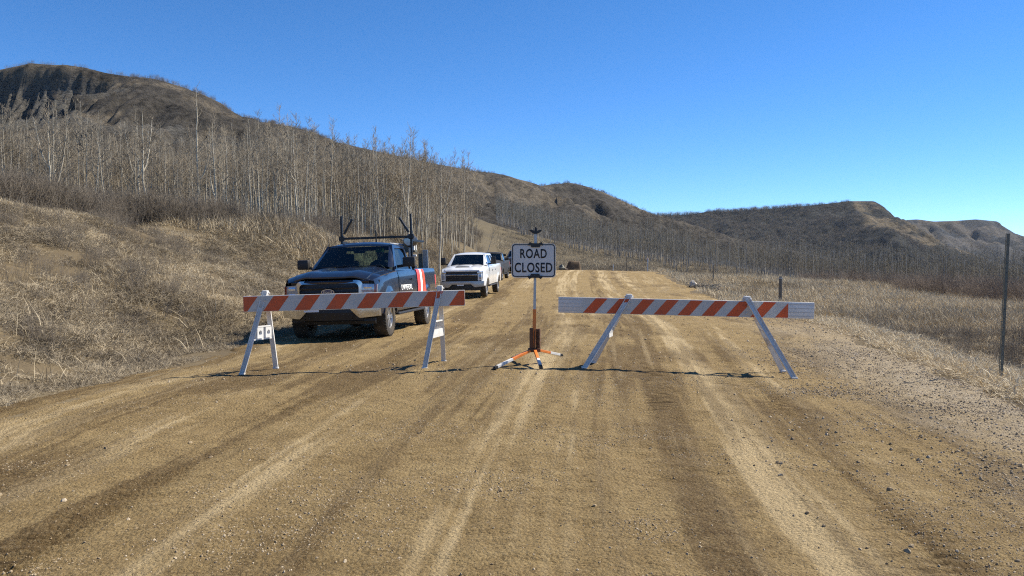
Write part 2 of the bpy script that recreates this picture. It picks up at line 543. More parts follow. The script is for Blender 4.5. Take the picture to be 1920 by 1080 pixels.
# ------------------------------------------------------------------ hills
def mat_hill(name, grass, brush, rock, sc=1.0, brush_lo=0.50):
    t = NT(name)
    p = t.pos()
    n1 = t.noise(p, 0.03 * sc, 7, 0.62); n2 = t.noise(p, 0.22 * sc, 6, 0.7); n3 = t.noise(t.vscale(p, (1, 1, 4.5)), 0.42 * sc, 6, 0.7)
    c = t.ramp(n2, [(0.34, [v * 0.50 for v in grass]), (0.47, [v * 0.92 for v in grass]), (0.66, [v * 1.5 for v in grass])])
    bm_ = t.math('ADD', n1, t.math('MULTIPLY', t.attr('brush').outputs['Fac'], 0.5))
    bm_ = t.math('ADD', bm_, t.math('MULTIPLY', n2, 0.18))
    bf = t.ramp(bm_, [(brush_lo + 0.10, 0.0), (brush_lo + 0.15, 0.95)])
    c = t.mix(bf, c, t.ramp(n2, [(0.36, [v * 0.45 for v in brush]), (0.62, [v * 1.45 for v in brush])]))
    rk = t.ramp(n3, [(0.36, [v * 0.40 for v in rock]), (0.5, rock), (0.64, [v * 1.6 for v in rock])])
    c = t.mix(t.attr('rock').outputs['Fac'], c, rk)
    t.base(c, 0.95, 0, 0.1)
    h = t.math('ADD', n2, t.math('MULTIPLY', n3, 0.6))
    h = t.math('ADD', h, t.math('MULTIPLY', t.noise(p, 0.9 * sc, 5, 0.7), 0.35))
    t.bump(h, 1.0, 2.2 / sc)
    return t.m

def poly_height(X, Y, pts, slope_fn, rad=5.0):
    """height of a ridge line's flanks; slope_fn(px, dist) gives the drop"""
    best = np.full(X.shape, -1e9)
    for a, b in zip(pts[:-1], pts[1:]):
        ax, ay, az = a; bx, by, bz = b
        dx, dy = bx - ax, by - ay
        L2 = dx * dx + dy * dy + 1e-9
        t = np.clip(((X - ax) * dx + (Y - ay) * dy) / L2, 0, 1)
        cx = ax + t * dx; cy_ = ay + t * dy; cz = az + t * (bz - az)
        d = np.hypot(X - cx, Y - cy_)
        h = cz - slope_fn(cx, np.sqrt(d * d + rad * rad) - rad, X - cx, Y - cy_)
        best = np.maximum(best, h)
    return best

H1 = [(-420, 380, 60), (-307.6, 380.0, 81.3), (-272.1, 380.0, 88.8), (-241.8, 380.0, 96.0), (-234.2, 380.0, 97.5), (-226.7, 380.0, 99.1), (-216.6, 380.0, 98.3), (-210.3, 380.0, 98.3), (-201.5, 380.0, 97.0), (-191.4, 380.0, 94.5), (-183.9, 380.0, 93.3), (-171.3, 380.0, 91.8), (-165.9, 382.0, 89.2), (-163.8, 392.0, 85.1), (-162.4, 398.0, 82.9), (-158.0, 414.0, 79.7), (-156.1, 420.0, 81.6), (-148.1, 429.2, 82.8), (-144.0, 433.8, 81.4), (-135.3, 443.1, 82.8), (-128.5, 450.0, 82.3), (-125.7, 456.2, 80.4), (-114.5, 478.8, 79.3), (-89.8, 520.0, 78.4), (-59.5, 560.0, 76.5), (-31.5, 592.0, 74.9), (-16.2, 610.0, 75.5), (0.0, 630.0, 73.4), (19.5, 652.5, 69.5), (35.6, 670.0, 73.5), (47.6, 681.5, 75.7), (57.2, 687.7, 73.1), (69.4, 695.4, 67.0), (89.5, 707.7, 59.7), (110.2, 720.0, 55.0), (128.2, 727.0, 51.7), (162.6, 740.0, 41.7), (189.8, 750.0, 34.8), (217.6, 760.0, 30.7), (252.9, 775.0, 24.6), (314.5, 800.0, 14.7), (360, 820, 4)]
hx = axis([(-420, -300, 3.0), (-300, -150, 0.8), (-150, -110, 1.4), (-110, 380, 2.6)]); hy = axis([(215, 320, 2.4), (320, 400, 1.1), (400, 520, 2.4), (520, 900, 3.4)])
HX, HY = np.meshgrid(hx, hy)
def s1(cx, d, ox, oy):
    cl = sstep(-168, -190, cx)                     # the bluff drops steeply at the left
    steep = np.interp(d, [0, 6, 30, 60, 400], [0, 9, 32, 46, 175])
    mild = np.interp(d, [0, 15, 60, 130, 400], [0, 4.5, 26, 48, 165])
    back = oy > 0
    out = cl * steep + (1 - cl) * mild
    return out
wx = fbm(HX, HY, 45, 3, 7) * 16; wy = fbm(HX, HY, 45, 3, 9) * 16
near_r = 1.0
Z1 = poly_height(HX, HY, H1, s1)
# spurs running down towards the valley
spurs = [[(-165, 384, 86), (-150, 350, 64), (-132, 320, 44), (-120, 290, 28)],
         [(-115, 478, 78), (-96, 440, 60), (-80, 400, 42), (-70, 350, 24)],
         [(-30, 592, 74), (-22, 545, 58), (-10, 500, 40), (5, 440, 22)],
         [(2, 630, 72), (22, 590, 58), (30, 540, 44), (46, 470, 22)],
         [(48, 682, 75), (58, 640, 60), (75, 590, 40), (88, 520, 20)],
         [(112, 720, 55), (118, 680, 42), (140, 620, 26), (150, 560, 12)]]
for sp in spurs:
    Z1 = np.maximum(Z1, poly_height(HX + wx, HY + wy, sp, lambda cx, d, ox, oy: d * 0.52, 9.0))
dridge = poly_height(HX, HY, H1, lambda cx, d, ox, oy: d + 0 * cx, 0.1)
amp = np.clip((np.interp(HX, [p[0] for p in H1], [p[2] for p in H1]) - Z1) / 16.0, 0, 1)
# gullies: noise stretched down the slope
gul = np.abs(fbm(HX + wx * 0.6, HY * 0.22, 9.0, 4, 31))
rid = lambda n: np.clip(1 - np.abs(n) * 5.0, 0, 1) ** 2
Z1 = Z1 - amp * rid(fbm(HX + wx * 0.8, HY * 0.25 + wy * 0.3, 15.0, 3, 231)) * 2.6 - amp * rid(fbm(HX + wx * 0.5, HY * 0.2, 6.0, 3, 233)) * 1.5
Z1 = Z1 - amp * gul * 9.0 + amp * fbm(HX, HY, 26, 5, 33) * 7.0
xb = np.interp(Z1, [40, 70, 84, 98], [-172, -177, -182, -209]) + 7 * fbm(HX, HY, 10, 3, 5) + 2.5 * fbm(HX, HY, 2.5, 2, 6)
cliff = sstep(1.6, -1.6, HX - xb) * (HY < 386)
cut = cliff * sstep(2, 9, np.interp(HX, [p[0] for p in H1], [p[2] for p in H1]) - Z1 + 3 * fbm(HX, HY, 9, 3, 77))
Z1 = Z1 - cut * (3.0 + np.abs(fbm(HX + HY * 0.30, HY * 0.10, 4.2, 4, 35)) * 8.5 + np.abs(fbm(HX + HY * 0.35, HY * 0.15, 1.9, 3, 37)) * 3.5)
rock = np.clip(cut * (1.0 + 0.8 * fbm(HX, HY, 14, 4, 41)), 0, 1) * sstep(35, 60, Z1)
rock = np.maximum(rock, 0.8 * sstep(0.20, 0.42, fbm(HX, HY, 22, 4, 43)) * amp * (HX < -90) * sstep(30, 45, Z1))
brush1 = sstep(48, 24, Z1) * 0.5 + 0.35 * sstep(0.02, 0.25, fbm(HX, HY, 60, 4, 45))
Z1 = Z1 - 25.0 * sstep(262, 218, HY)
Z1 = np.maximum(Z1, low_land(HX, HY) - 0.35 - 2.0 * sstep(232, 216, HY) - 2.0 * sstep(-405, -420, HX))
M_HILL1 = mat_hill('valley_hill_turf', (0.115, 0.097, 0.073), (0.058, 0.052, 0.044), (0.092, 0.089, 0.082))
me = mesh_np('hill', np.stack([HX, HY, Z1], 2).reshape(-1, 3), grid_faces(len(hy), len(hx)), [M_HILL1], attrs={'rock': rock, 'brush': brush1})
o = link(bpy.data.objects.new('hill', me)); tag(o, 'brown eroded bluff and long ridge falling away to the right', kind='structure')
_h1_x, _h1_y, _h1_z = hx, hy, Z1
def hill_z(x, y):
    """height of the near hill by bilinear lookup"""
    x = np.asarray(x, float); y = np.asarray(y, float)
    i = np.clip(np.searchsorted(_h1_x, x) - 1, 0, len(_h1_x) - 2)
    j = np.clip(np.searchsorted(_h1_y, y) - 1, 0, len(_h1_y) - 2)
    fx = np.clip((x - _h1_x[i]) / (_h1_x[i + 1] - _h1_x[i]), 0, 1); fy = np.clip((y - _h1_y[j]) / (_h1_y[j + 1] - _h1_y[j]), 0, 1)
    z = (_h1_z[j, i] * (1 - fx) + _h1_z[j, i + 1] * fx) * (1 - fy) + (_h1_z[j + 1, i] * (1 - fx) + _h1_z[j + 1, i + 1] * fx) * fy
    return np.where((y < _h1_y[0]) | (x < _h1_x[0]) | (x > _h1_x[-1]), -1e3, z)
def land_z(x, y):
    return np.maximum(ground(x, y), hill_z(x, y))

# far ridge with a bare spur
H2a = [(-200, 1560, 60), (139.8, 1500, 83.2), (189.7, 1500, 93.2), (269.5, 1500, 104.2), (329.4, 1500, 105.2), (369.3, 1500, 112.1), (409.2, 1500, 110.1), (439.2, 1500, 114.1), (489.0, 1500, 117.1), (538.9, 1500, 121.1), (588.8, 1500, 126.1), (628.6, 1500, 131.0), (673.6, 1500, 131.0)]
H2b = [(673.6, 1500, 131.0), (681.4, 1480, 120.5), (685.2, 1430, 95.6), (693.2, 1370, 71.6), (692.6, 1300, 49.0), (688.3, 1230, 27.6), (682.1, 1150, 8.3)]
H2c = [(640, 1490, 128), (632.1, 1470, 121), (606, 1400, 101.0), (592, 1300, 76.6), (576, 1180, 46.1), (554.0, 1080, 24.4), (540, 1000, 5)]
x2 = np.arange(-200, 1000, 4.5); y2 = np.arange(900, 1640, 4.5)
X2, Y2 = np.meshgrid(x2, y2)
wx2 = fbm(X2, Y2, 120, 4, 51) * 40; wy2 = fbm(X2, Y2, 120, 4, 53) * 40
Z2 = poly_height(X2, Y2, H2a, lambda cx, d, ox, oy: np.interp(d, [0, 15, 50, 200, 800], [0, 9, 24, 76, 240]), 6)
Z2 = np.maximum(Z2, poly_height(X2, Y2, H2b, lambda cx, d, ox, oy: np.interp(d, [0, 30, 200, 800], [0, 15, 110, 420]) * np.where(ox > 0, 2.0, 1.0), 3))
Z2 = Z2 - 400 * sstep(676, 900, X2)
Z2 = np.maximum(Z2, poly_height(X2 + wx2 * 0.2, Y2 + wy2 * 0.2, H2c, lambda cx, d, ox, oy: np.interp(d, [0, 30, 200, 800], [0, 14, 105, 420]), 5))
for k in range(7):
    x0 = 150 + k * 70
    zz = np.interp(x0, [p[0] for p in H2a], [p[2] for p in H2a])
    Z2 = np.maximum(Z2, poly_height(X2 + wx2, Y2 + wy2, [(x0, 1500, zz - 6), (x0 - 20, 1400, zz * 0.62), (x0 - 50, 1250, zz * 0.25), (x0 - 70, 1100, -5)], lambda cx, d, ox, oy: d * 0.55, 12))
top2 = np.interp(X2, [p[0] for p in H2a], [p[2] for p in H2a])
amp2 = np.clip((top2 - Z2) / 25, 0, 1)
Z2 = Z2 - amp2 * (rid(fbm(X2 + wx2 * .4, Y2 * 0.35, 40, 3, 251)) * 3 + rid(fbm(X2, Y2 * 0.25, 14, 3, 253)) * 3)
Z2 = Z2 + amp2 * (fbm(X2, Y2, 60, 5, 55) * 12 - np.abs(fbm(X2, Y2 * 0.3, 24, 4, 57)) * 12)
brush2 = sstep(640, 560, X2 + fbm(X2, Y2, 60, 4, 59) * 50 + (1500 - Y2) * 0.12) * 1.2 + sstep(45, 15, Z2) * 0.7
rock2 = 0.5 * sstep(0.15, 0.4, fbm(X2, Y2, 40, 4, 58)) * amp2 * (X2 > 560)
M_HILL2 = mat_hill('far_ridge_turf', (0.13, 0.105, 0.070), (0.034, 0.036, 0.035), (0.10, 0.09, 0.08), 0.45)
Z2 = np.where(Z2 < -15, -15, Z2)
me = mesh_np('hill', np.stack([X2, Y2, Z2], 2).reshape(-1, 3), grid_faces(len(y2), len(x2)), [M_HILL2], attrs={'rock': rock2, 'brush': brush2})
o = link(bpy.data.objects.new('hill', me)); tag(o, 'dark brushy far ridge ending in a bare pale spur', kind='structure')

H3 = [(700, 2350, 90), (980.1, 2300, 130), (1050, 2300, 138), (1117.5, 2300, 145.2), (1163.4, 2300, 148.3), (1209.4, 2300, 142.2), (1270.6, 2300, 143.7), (1331.8, 2300, 148.3), (1396.2, 2300, 142.2), (1408.8, 2300, 116.2), (1427.3, 2300, 103.9), (1470.4, 2300, 91.7), (1593.2, 2300, 70.3), (1823.5, 2300, 42.7), (2300, 2300, 10)]
x3 = np.arange(600, 2320, 9.0); y3 = np.arange(1500, 2560, 9.0)
X3, Y3 = np.meshgrid(x3, y3)
wx3 = fbm(X3, Y3, 160, 4, 61) * 60
Z3 = poly_height(X3, Y3, H3, lambda cx, d, ox, oy: np.interp(d, [0, 6, 40, 120, 1000], [0, 12, 38, 66, 300]), 4)
for k in range(10):
    x0 = 960 + k * 80
    zz = float(np.interp(x0, [p[0] for p in H3], [p[2] for p in H3]))
    Z3 = np.maximum(Z3, poly_height(X3 + wx3, Y3, [(x0, 2290, zz - 4), (x0 - 30, 2180, zz * 0.68), (x0 - 60, 2000, zz * 0.3), (x0 - 80, 1800, 0)], lambda cx, d, ox, oy: d * 0.6, 14))
amp3 = np.clip((np.interp(X3, [p[0] for p in H3], [p[2] for p in H3]) - Z3) / 25, 0, 1)
Z3 = Z3 - amp3 * (rid(fbm(X3 + wx3 * .4, Y3 * 0.3, 60, 3, 261)) * 4 + rid(fbm(X3, Y3 * 0.2, 22, 3, 263)) * 5)
Z3 = Z3 + amp3 * (fbm(X3, Y3, 90, 5, 65) * 18 - np.abs(fbm(X3, Y3 * 0.3, 30, 4, 67)) * 16)
Z3 = np.where(Z3 < -15, -15, Z3)
brush3 = sstep(70, 30, Z3) * 0.8 + sstep(0, .25, fbm(X3, Y3, 110, 3, 69)) * 0.5
rock3 = 0.7 * sstep(0.0, 0.3, fbm(X3, Y3, 60, 4, 68)) * amp3
M_HILL3 = mat_hill('distant_hill_turf', (0.095, 0.083, 0.068), (0.048, 0.053, 0.058), (0.095, 0.09, 0.086), 0.35)
me = mesh_np('hill', np.stack([X3, Y3, Z3], 2).reshape(-1, 3), grid_faces(len(y3), len(x3)), [M_HILL3], attrs={'rock': rock3, 'brush': brush3})
o = link(bpy.data.objects.new('hill', me)); tag(o, 'most distant flat-topped bluff with a notched end', kind='structure')

# ------------------------------------------------------------------ scattering of what nobody could count
def hidden_collection(name, meshes):
    c = bpy.data.collections.new(name)
    for i, m in enumerate(meshes):
        c.objects.link(bpy.data.objects.new('%s_%02d' % (name, i), m))
    return c

def scatter_group(coll):
    ng = bpy.data.node_groups.new('scatter_' + coll.name, 'GeometryNodeTree')
    ng.interface.new_socket('Geometry', in_out='INPUT', socket_type='NodeSocketGeometry')
    ng.interface.new_socket('Geometry', in_out='OUTPUT', socket_type='NodeSocketGeometry')
    N = ng.nodes; Lk = ng.links
    gi = N.new('NodeGroupInput'); go = N.new('NodeGroupOutput')
    ci = N.new('GeometryNodeCollectionInfo'); ci.inputs['Collection'].default_value = coll
    ci.inputs['Separate Children'].default_value = True; ci.inputs['Reset Children'].default_value = True
    iop = N.new('GeometryNodeInstanceOnPoints'); iop.inputs['Pick Instance'].default_value = True
    def at_(nm, tp):
        a = N.new('GeometryNodeInputNamedAttribute'); a.data_type = tp; a.inputs['Name'].default_value = nm
        return a.outputs['Attribute']
    Lk.new(gi.outputs[0], iop.inputs['Points']); Lk.new(ci.outputs[0], iop.inputs['Instance'])
    Lk.new(at_('idx', 'INT'), iop.inputs['Instance Index'])
    Lk.new(at_('rot', 'FLOAT_VECTOR'), iop.inputs['Rotation'])
    Lk.new(at_('scl', 'FLOAT_VECTOR'), iop.inputs['Scale'])
    Lk.new(iop.outputs[0], go.inputs[0])
    return ng

def scatter(name, pts, rot, scl, idx, coll, label, cat, tone=None, parent=None):
    n = len(pts)
    me = bpy.data.meshes.new(name)
    me.vertices.add(n); me.vertices.foreach_set('co', np.asarray(pts, np.float32).ravel())
    a = me.attributes.new('rot', 'FLOAT_VECTOR', 'POINT'); a.data.foreach_set('vector', np.asarray(rot, np.float32).ravel())
    scl = np.asarray(scl, np.float32)
    if scl.ndim == 1: scl = np.repeat(scl[:, None], 3, 1)
    a = me.attributes.new('scl', 'FLOAT_VECTOR', 'POINT'); a.data.foreach_set('vector', scl.ravel())
    a = me.attributes.new('idx', 'INT', 'POINT'); a.data.foreach_set('value', np.asarray(idx, np.int32))
    a = me.attributes.new('tone', 'FLOAT', 'POINT'); a.data.foreach_set('value', np.asarray(tone if tone is not None else np.zeros(n), np.float32))
    o = link(bpy.data.objects.new(name, me), parent)
    md = o.modifiers.new('scatter', 'NODES'); md.node_group = scatter_group(coll)
    tag(o, label, cat, kind='stuff')
    return o

# ------------------------------------------------------------------ bare aspens
def mat_bark(dark=0.6):
    t = NT('aspen_bark')
    o = t.obj()
    n = t.noise(t.vscale(o, (6, 6, 1.2)), 2.2, 5, 0.65)
    c = t.ramp(n, [(0.28, (0.20, 0.175, 0.135)), (0.42, (0.46, 0.41, 0.315)), (0.7, (0.67, 0.61, 0.48))])
    k = t.noise(t.vscale(o, (2, 2, 9)), 1.4, 3, 0.6)
    c = t.mix(t.ramp(k, [(0.60, 0.0), (0.68, 0.85)]), c, (0.06, 0.052, 0.045))
    rnd = t.n('ShaderNodeObjectInfo').outputs['Random']
    c = t.mix(t.math('MULTIPLY', rnd, dark), c, (0.17, 0.145, 0.105))
    t.base(c, 0.85, 0, 0.2)
    return t.m
def mat_twig(name, c1, c2):
    t = NT(name)
    rnd = t.n('ShaderNodeObjectInfo').outputs['Random']
    c = t.mix(rnd, c1, c2)
    n = t.noise(t.obj(), 3.0, 3, 0.6)
    c = t.mix(t.ramp(n, [(0.35, 0.0), (0.7, 0.5)]), c, [v * 1.5 for v in c2])
    t.base(c, 0.9, 0, 0.15)
    return t.m
M_BARK = mat_bark()
M_BARK_W = mat_bark(0.08)
M_TWIG = mat_twig('aspen_twigs', (0.18, 0.153, 0.117), (0.295, 0.252, 0.19))
M_TWIG_R = mat_twig('valley_twigs', (0.118, 0.108, 0.082), (0.19, 0.172, 0.132))
M_BARK_R = mat_twig('valley_bark', (0.20, 0.185, 0.16), (0.36, 0.335, 0.29))

def stick(V, F, pts, rads, n):
    pts = np.asarray(pts, float); b = len(V)
    t = np.gradient(pts, axis=0); t /= np.linalg.norm(t, axis=1)[:, None] + 1e-9
    ref = np.array([0.31, 0.83, 0.12])
    x = np.cross(t, ref); x /= np.linalg.norm(x, axis=1)[:, None] + 1e-9
    y = np.cross(t, x)
    for i in range(len(pts)):
        for k in range(n):
            a = 2 * math.pi * k / n
            V.append(pts[i] + (x[i] * math.cos(a) + y[i] * math.sin(a)) * rads[i])
    for i in range(len(pts) - 1):
        for k in range(n):
            k2 = (k + 1) % n
            F.append((b + i * n + k, b + i * n + k2, b + (i + 1) * n + k2, b + (i + 1) * n + k))

def aspen_meshes(seed, H, r0, nb=34, crown0=0.42, lean=0.02, fork=None, sides=7, twigs=11, tr=0.0050, bark=None, twig=None):
    g = np.random.default_rng(seed)
    V, F = [], []
    n = 15
    zs = np.linspace(0, 1, n) ** 0.95
    wob = np.cumsum(g.normal(0, 0.035, (n, 2)), 0) + np.outer(zs, g.normal(0, lean, 2)) * H
    wob -= wob[0]
    tp = np.column_stack([wob[:, 0], wob[:, 1], zs * H])
    rad = r0 * (1 - zs) ** 0.85 + 0.007
    rad[0] *= 1.25
    stick(V, F, tp, rad, sides)
    paths = [(tp, rad, crown0, nb)]
    if fork:
        f0, ln, ang = fork
        i0 = int(f0 * (n - 1)); p0 = tp[i0]
        m = 9; s = np.linspace(0, 1, m)
        d = np.array([math.cos(ang), math.sin(ang), 0])
        fp = p0 + np.outer(np.sqrt(s) * ln * 0.28, d) + np.outer(s * ln, [0, 0, 1]) + np.cumsum(g.normal(0, 0.02, (m, 3)), 0)
        fp[0] = p0
        fr = rad[i0] * 0.72 * (1 - s) ** 0.8 + 0.01
        stick(V, F, fp, fr, sides)
        paths.append((fp, fr, 0.25, nb // 2))
    trunk = (np.array(V), F)
    V, F = [], []
    for P, Rr, c0, count in paths:
        Ht = len(P) - 1
        for b in range(count):
            if b < count * 0.10: s = g.uniform(0.2, c0)
            else: s = c0 + (0.985 - c0) * g.uniform(0, 1) ** 0.9
            fi = s * Ht; i = min(int(fi), Ht - 1); p = P[i] + (P[i + 1] - P[i]) * (fi - i)
            az = g.uniform(0, 2 * math.pi)
            ln = (0.45 + (1 - s) * 1.9) * g.uniform(0.55, 1.1) * H / 11.0
            if s < c0: ln *= 0.55
            el = math.radians(g.uniform(25, 62))
            m = 5; q = np.linspace(0, 1, m)
            dh = np.array([math.cos(az), math.sin(az), 0])
            bp = p + np.outer(q * ln * math.cos(el), dh) + np.outer((q * math.sin(el) + 0.22 * q * q) * ln, [0, 0, 1])
            bp[1:] += np.cumsum(g.normal(0, 0.035 * ln, (m - 1, 3)), 0)
            br = np.interp(q, [0, 1], [min(0.026, 0.010 + 0.012 * ln), 0.006])
            stick(V, F, bp, br, 3)
            for k in range(int(twigs * (0.5 + ln / 2))):
                u = g.uniform(0.25, 1.0); fi = u * (m - 1); i = min(int(fi), m - 2)
                p1 = bp[i] + (bp[i + 1] - bp[i]) * (fi - i)
                d = np.array([g.normal(0, 0.6), g.normal(0, 0.6), abs(g.normal(0.75, 0.35))]) + dh * 0.35
                d = d / np.linalg.norm(d) * ln * g.uniform(0.18, 0.42)
                stick(V, F, [p1, p1 + d * 0.55 + g.normal(0, 0.02, 3), p1 + d], [tr, tr * 0.85, tr * 0.5], 3)
    crown = (np.array(V), F)
    return (mesh_np('trunk', trunk[0], np.array(trunk[1]), [bark or M_BARK], True),
            mesh_np('crown', crown[0], np.array(crown[1]), [twig or M_TWIG], True))

ASP = []
for k in range(9):
    H = [10.4, 11.2, 9.6, 10.8, 11.8, 9.2, 10.0, 11.0, 10.6][k]
    fork = (0.45, 5.0, 0.4) if k == 4 else ((0.38, 5.6, 2.7) if k == 6 else None)
    ASP.append(aspen_meshes(100 + k, H, 0.052 + 0.006 * (k % 4), nb=36 + (k % 3) * 5, crown0=0.42 + 0.06 * (k % 3), fork=fork, lean=0.012 + 0.012 * (k % 2)))

_TPX = [-200, 0, 120, 260, 330, 420, 520, 640, 740, 830, 900, 1000]
_TPY = [190, 205, 185, 215, 260, 235, 225, 232, 262, 262, 305, 330]
def top_scale(x, y, H=10.5):
    """how tall a tree may stand here for the stand's canopy line"""
    px = 960 + 1500 * np.asarray(x) / y
    zt_ = 1.36 + (507 - np.interp(px, _TPX, _TPY)) * y / 1500
    return np.clip((zt_ - land_z(np.atleast_1d(x), np.atleast_1d(y))) / H, 0.42, 1.05)

def plant_aspen(i, x, y, sc, label, group, rot=None, meshes=None, wide=1.0):
    z = float(land_z(np.array([x]), np.array([y]))[0]) - 0.08
    e = empty('aspen_tree', (x, y, z), (0, 0, random.uniform(0, 6.28) if rot is None else rot))
    e.scale = (sc * wide, sc * wide, sc)
    tm, cm = meshes or ASP[i % len(ASP)]
    link(bpy.data.objects.new('trunk', tm), e)
    link(bpy.data.objects.new('crown', cm), e)
    tag(e, label, 'tree', group)
    return e

# the few pale trunks that stand out, nearest the viewer
BIG = aspen_meshes(301, 11.0, 0.115, bark=M_BARK_W, nb=46, crown0=0.36, fork=(0.5, 4.6, 0.2), sides=9)
BIG2 = aspen_meshes(302, 11.4, 0.105, bark=M_BARK_W, nb=40, crown0=0.45, fork=(0.40, 4.0, 0.3), sides=9)
BIG3 = aspen_meshes(303, 10.6, 0.11, bark=M_BARK_W, nb=44, crown0=0.40, fork=(0.55, 4.0, 2.9), sides=9)
G_T = 'pale aspens standing out of the left stand'
plant_aspen(0, -31.8, 55.5, .86, 'stout pale aspen at far left with kinked upper trunk', G_T, 0.3, BIG3)
plant_aspen(0, -24.9, 54.5, .84, 'stout pale aspen whose trunk forks above the grey brush on the left', G_T, 1.2, BIG)
plant_aspen(0, -21.2, 54.0, .90, 'straightest tall white aspen, with one side limb, above the brush', G_T, 0.1, BIG2)
plant_aspen(0, -26.3, 57.0, .80, 'pale aspen with a broad open fork, below the rounded hill shoulder', G_T, 5.8, BIG)
plant_aspen(0, -17.6, 47.8, 0.62, 'pale aspen rising straight behind the grassy mound', G_T, 2.2, BIG2)
plant_aspen(0, -5.2, 57.0, 0.80, 'tall pale aspen with a bulging limb, behind the white pickup', G_T, 2.9, BIG3)
plant_aspen(0, -7.6, 58.0, 0.84, 'tall pale aspen above the blue pickup bed', G_T, 4.0, BIG2)
plant_aspen(0, -13.3, 50.0, 0.70, 'pale aspen rising just left of the blue pickup roof rack', G_T, 0.9, BIG3)
lean = plant_aspen(0, -2.6, 62.0, 0.52, 'short leaning aspen pole at the right end of the left stand', None, 0.0, ASP[2])
lean.rotation_euler = (0.0, math.radians(17), 0.0)

G_L = 'aspens of the dense stand above the left bank'
def lab_left(px):
    return ('slender bare aspen behind the grey brush at the far left' if px < 300 else
            'slender bare aspen in the dense stand above the grassy mound' if px < 600 else
            'slender bare aspen in the dense stand behind the navy truck' if px < 790 else
            'slender bare aspen at the right end of the stand, above the white truck')
n_left = 0
placed = []
tries = 0
while n_left < 205 and tries < 6000:
    tries += 1
    y = 44.0 + 38.0 * rng.uniform() ** 1.25
    px = rng.uniform(-40, 905) if rng.uniform() < 0.45 else rng.uniform(330, 905)
    x = (px - 960) / 1500 * y
    if x > Lf(y) - (6.0 if y < 55 else 5.0) + (2.6 if y > 62 else 0): continue
    if px < 330 and y < 50: continue
    if any((x - a) ** 2 + (y - b) ** 2 < 0.45 for a, b in placed): continue
    placed.append((x, y))
    plant_aspen(int(rng.integers(0, 9)), x, y, float(rng.uniform(0.72, 1.04) * top_scale(x, y)[0]), lab_left(px), G_L, wide=float(rng.uniform(0.85, 1.15))).rotation_euler.x = float(rng.normal(0, 0.035))
    n_left += 1

G_R = 'aspens along the front of the valley wood'
def lab_right(px):
    return ('thin grey bare tree at the front of the wood beyond the road bend' if px < 1440 else
            'thin grey bare tree at the front of the wood behind the straw field' if px < 1680 else
            'thin grey bare tree behind the reddish willow thicket')
VAL = [aspen_meshes(400 + k, 8.0 + k * 0.5, 0.075, nb=26, crown0=0.28, twigs=5, tr=0.012, sides=5, bark=M_BARK_R, twig=M_TWIG_R) for k in range(6)]
n_r = 0
while n_r < 80:
    px = rng.uniform(1255, 1990)
    y = np.interp(px, [1250, 1450, 1700, 1990], [150, 118, 96, 84]) + rng.uniform(-3, 16)
    x = (px - 960) / 1500 * y
    plant_aspen(0, float(x), float(y), float(rng.uniform(0.62, 0.98) * np.interp(px, [1250, 1500, 1900], [1.0, 0.72, 0.60])), lab_right(px), G_R, meshes=VAL[int(rng.integers(0, 6))], wide=1.15)
    n_r += 1

# the rest of both woods reads as a mass
def joined(tm, cm):
    a = [np.empty(len(m.vertices) * 3, np.float32) for m in (tm, cm)]
    for m, q in zip((tm, cm), a): m.vertices.foreach_get('co', q)
    fs = []
    off = 0; mi = []
    for k, m in enumerate((tm, cm)):
        li = np.empty(len(m.loops), np.int32); m.loops.foreach_get('vertex_index', li)
        fs.append(li.reshape(-1, 4) + off); off += len(m.vertices); mi += [k] * (len(li) // 4)
    return mesh_np('bare_tree', np.concatenate([q.reshape(-1, 3) for q in a]), np.concatenate(fs), [tm.materials[0], cm.materials[0]], True, midx=mi)
C_LEFT = hidden_collection('aspens', [joined(*m) for m in ASP[:7]])
C_VAL = hidden_collection('valley_trees', [joined(*m) for m in VAL])

def scatter_trees(name, n, sampler, coll, nvar, lab, s0, s1):
    P = sampler(n)
    z = land_z(P[:, 0], P[:, 1]) - 0.1
    pts = np.column_stack([P, z]); m = len(pts)
    rot = np.column_stack([rng.normal(0, 0.03, m), rng.normal(0, 0.03, m), rng.uniform(0, 6.28, m)])
    s = rng.uniform(s0, s1, m)
    if name == 'aspen_wood': s = np.minimum(s, top_scale(P[:, 0], P[:, 1]) * rng.uniform(0.8, 1.0, m))
    if name == 'valley_wood': s = s * np.interp(960 + 1500 * P[:, 0] / P[:, 1], [1250, 1500, 1900], [1.0, 0.76, 0.66])
    return scatter(name, pts, rot, s, rng.integers(0, nvar, m), coll, lab, 'trees')

def left_wood(n):
    y = 64 + 188 * rng.uniform(0, 1, n) ** 1.35
    px = rng.uniform(-120, 915, n)
    x = (px - 960) / 1500 * y
    k = (x < Lf(y) - 4.5) & ~((px > 780) & (y > 150)) & (px < np.interp(y, [54, 62, 120, 252], [890, 905, 890, 760]))
    return np.column_stack([x, y])[k]
scatter_trees('aspen_wood', 3600, left_wood, C_LEFT, 7, 'dense wood of bare aspens climbing the slope behind the left stand', 0.55, 1.0)
def valley_wood(n):
    px = rng.uniform(930, 2150, n)
    y0 = np.interp(px, [930, 1060, 1250, 1450, 1700, 1990, 2150], [225, 210, 165, 128, 106, 92, 88])
    y1 = np.interp(px, [930, 1100, 1250, 1450, 2150], [330, 390, 420, 420, 430])
    y = y0 + (y1 - y0) * rng.uniform(0, 1, n) ** 1.5
    x = (px - 960) / 1500 * y
    keep = fbm(x, y, 38, 3, 141) > -0.32
    return np.column_stack([x, y])[keep]
scatter_trees('valley_wood', 6500, valley_wood, C_VAL, 6, 'grey mass of bare trees filling the valley floor on the right', 0.55, 1.05)

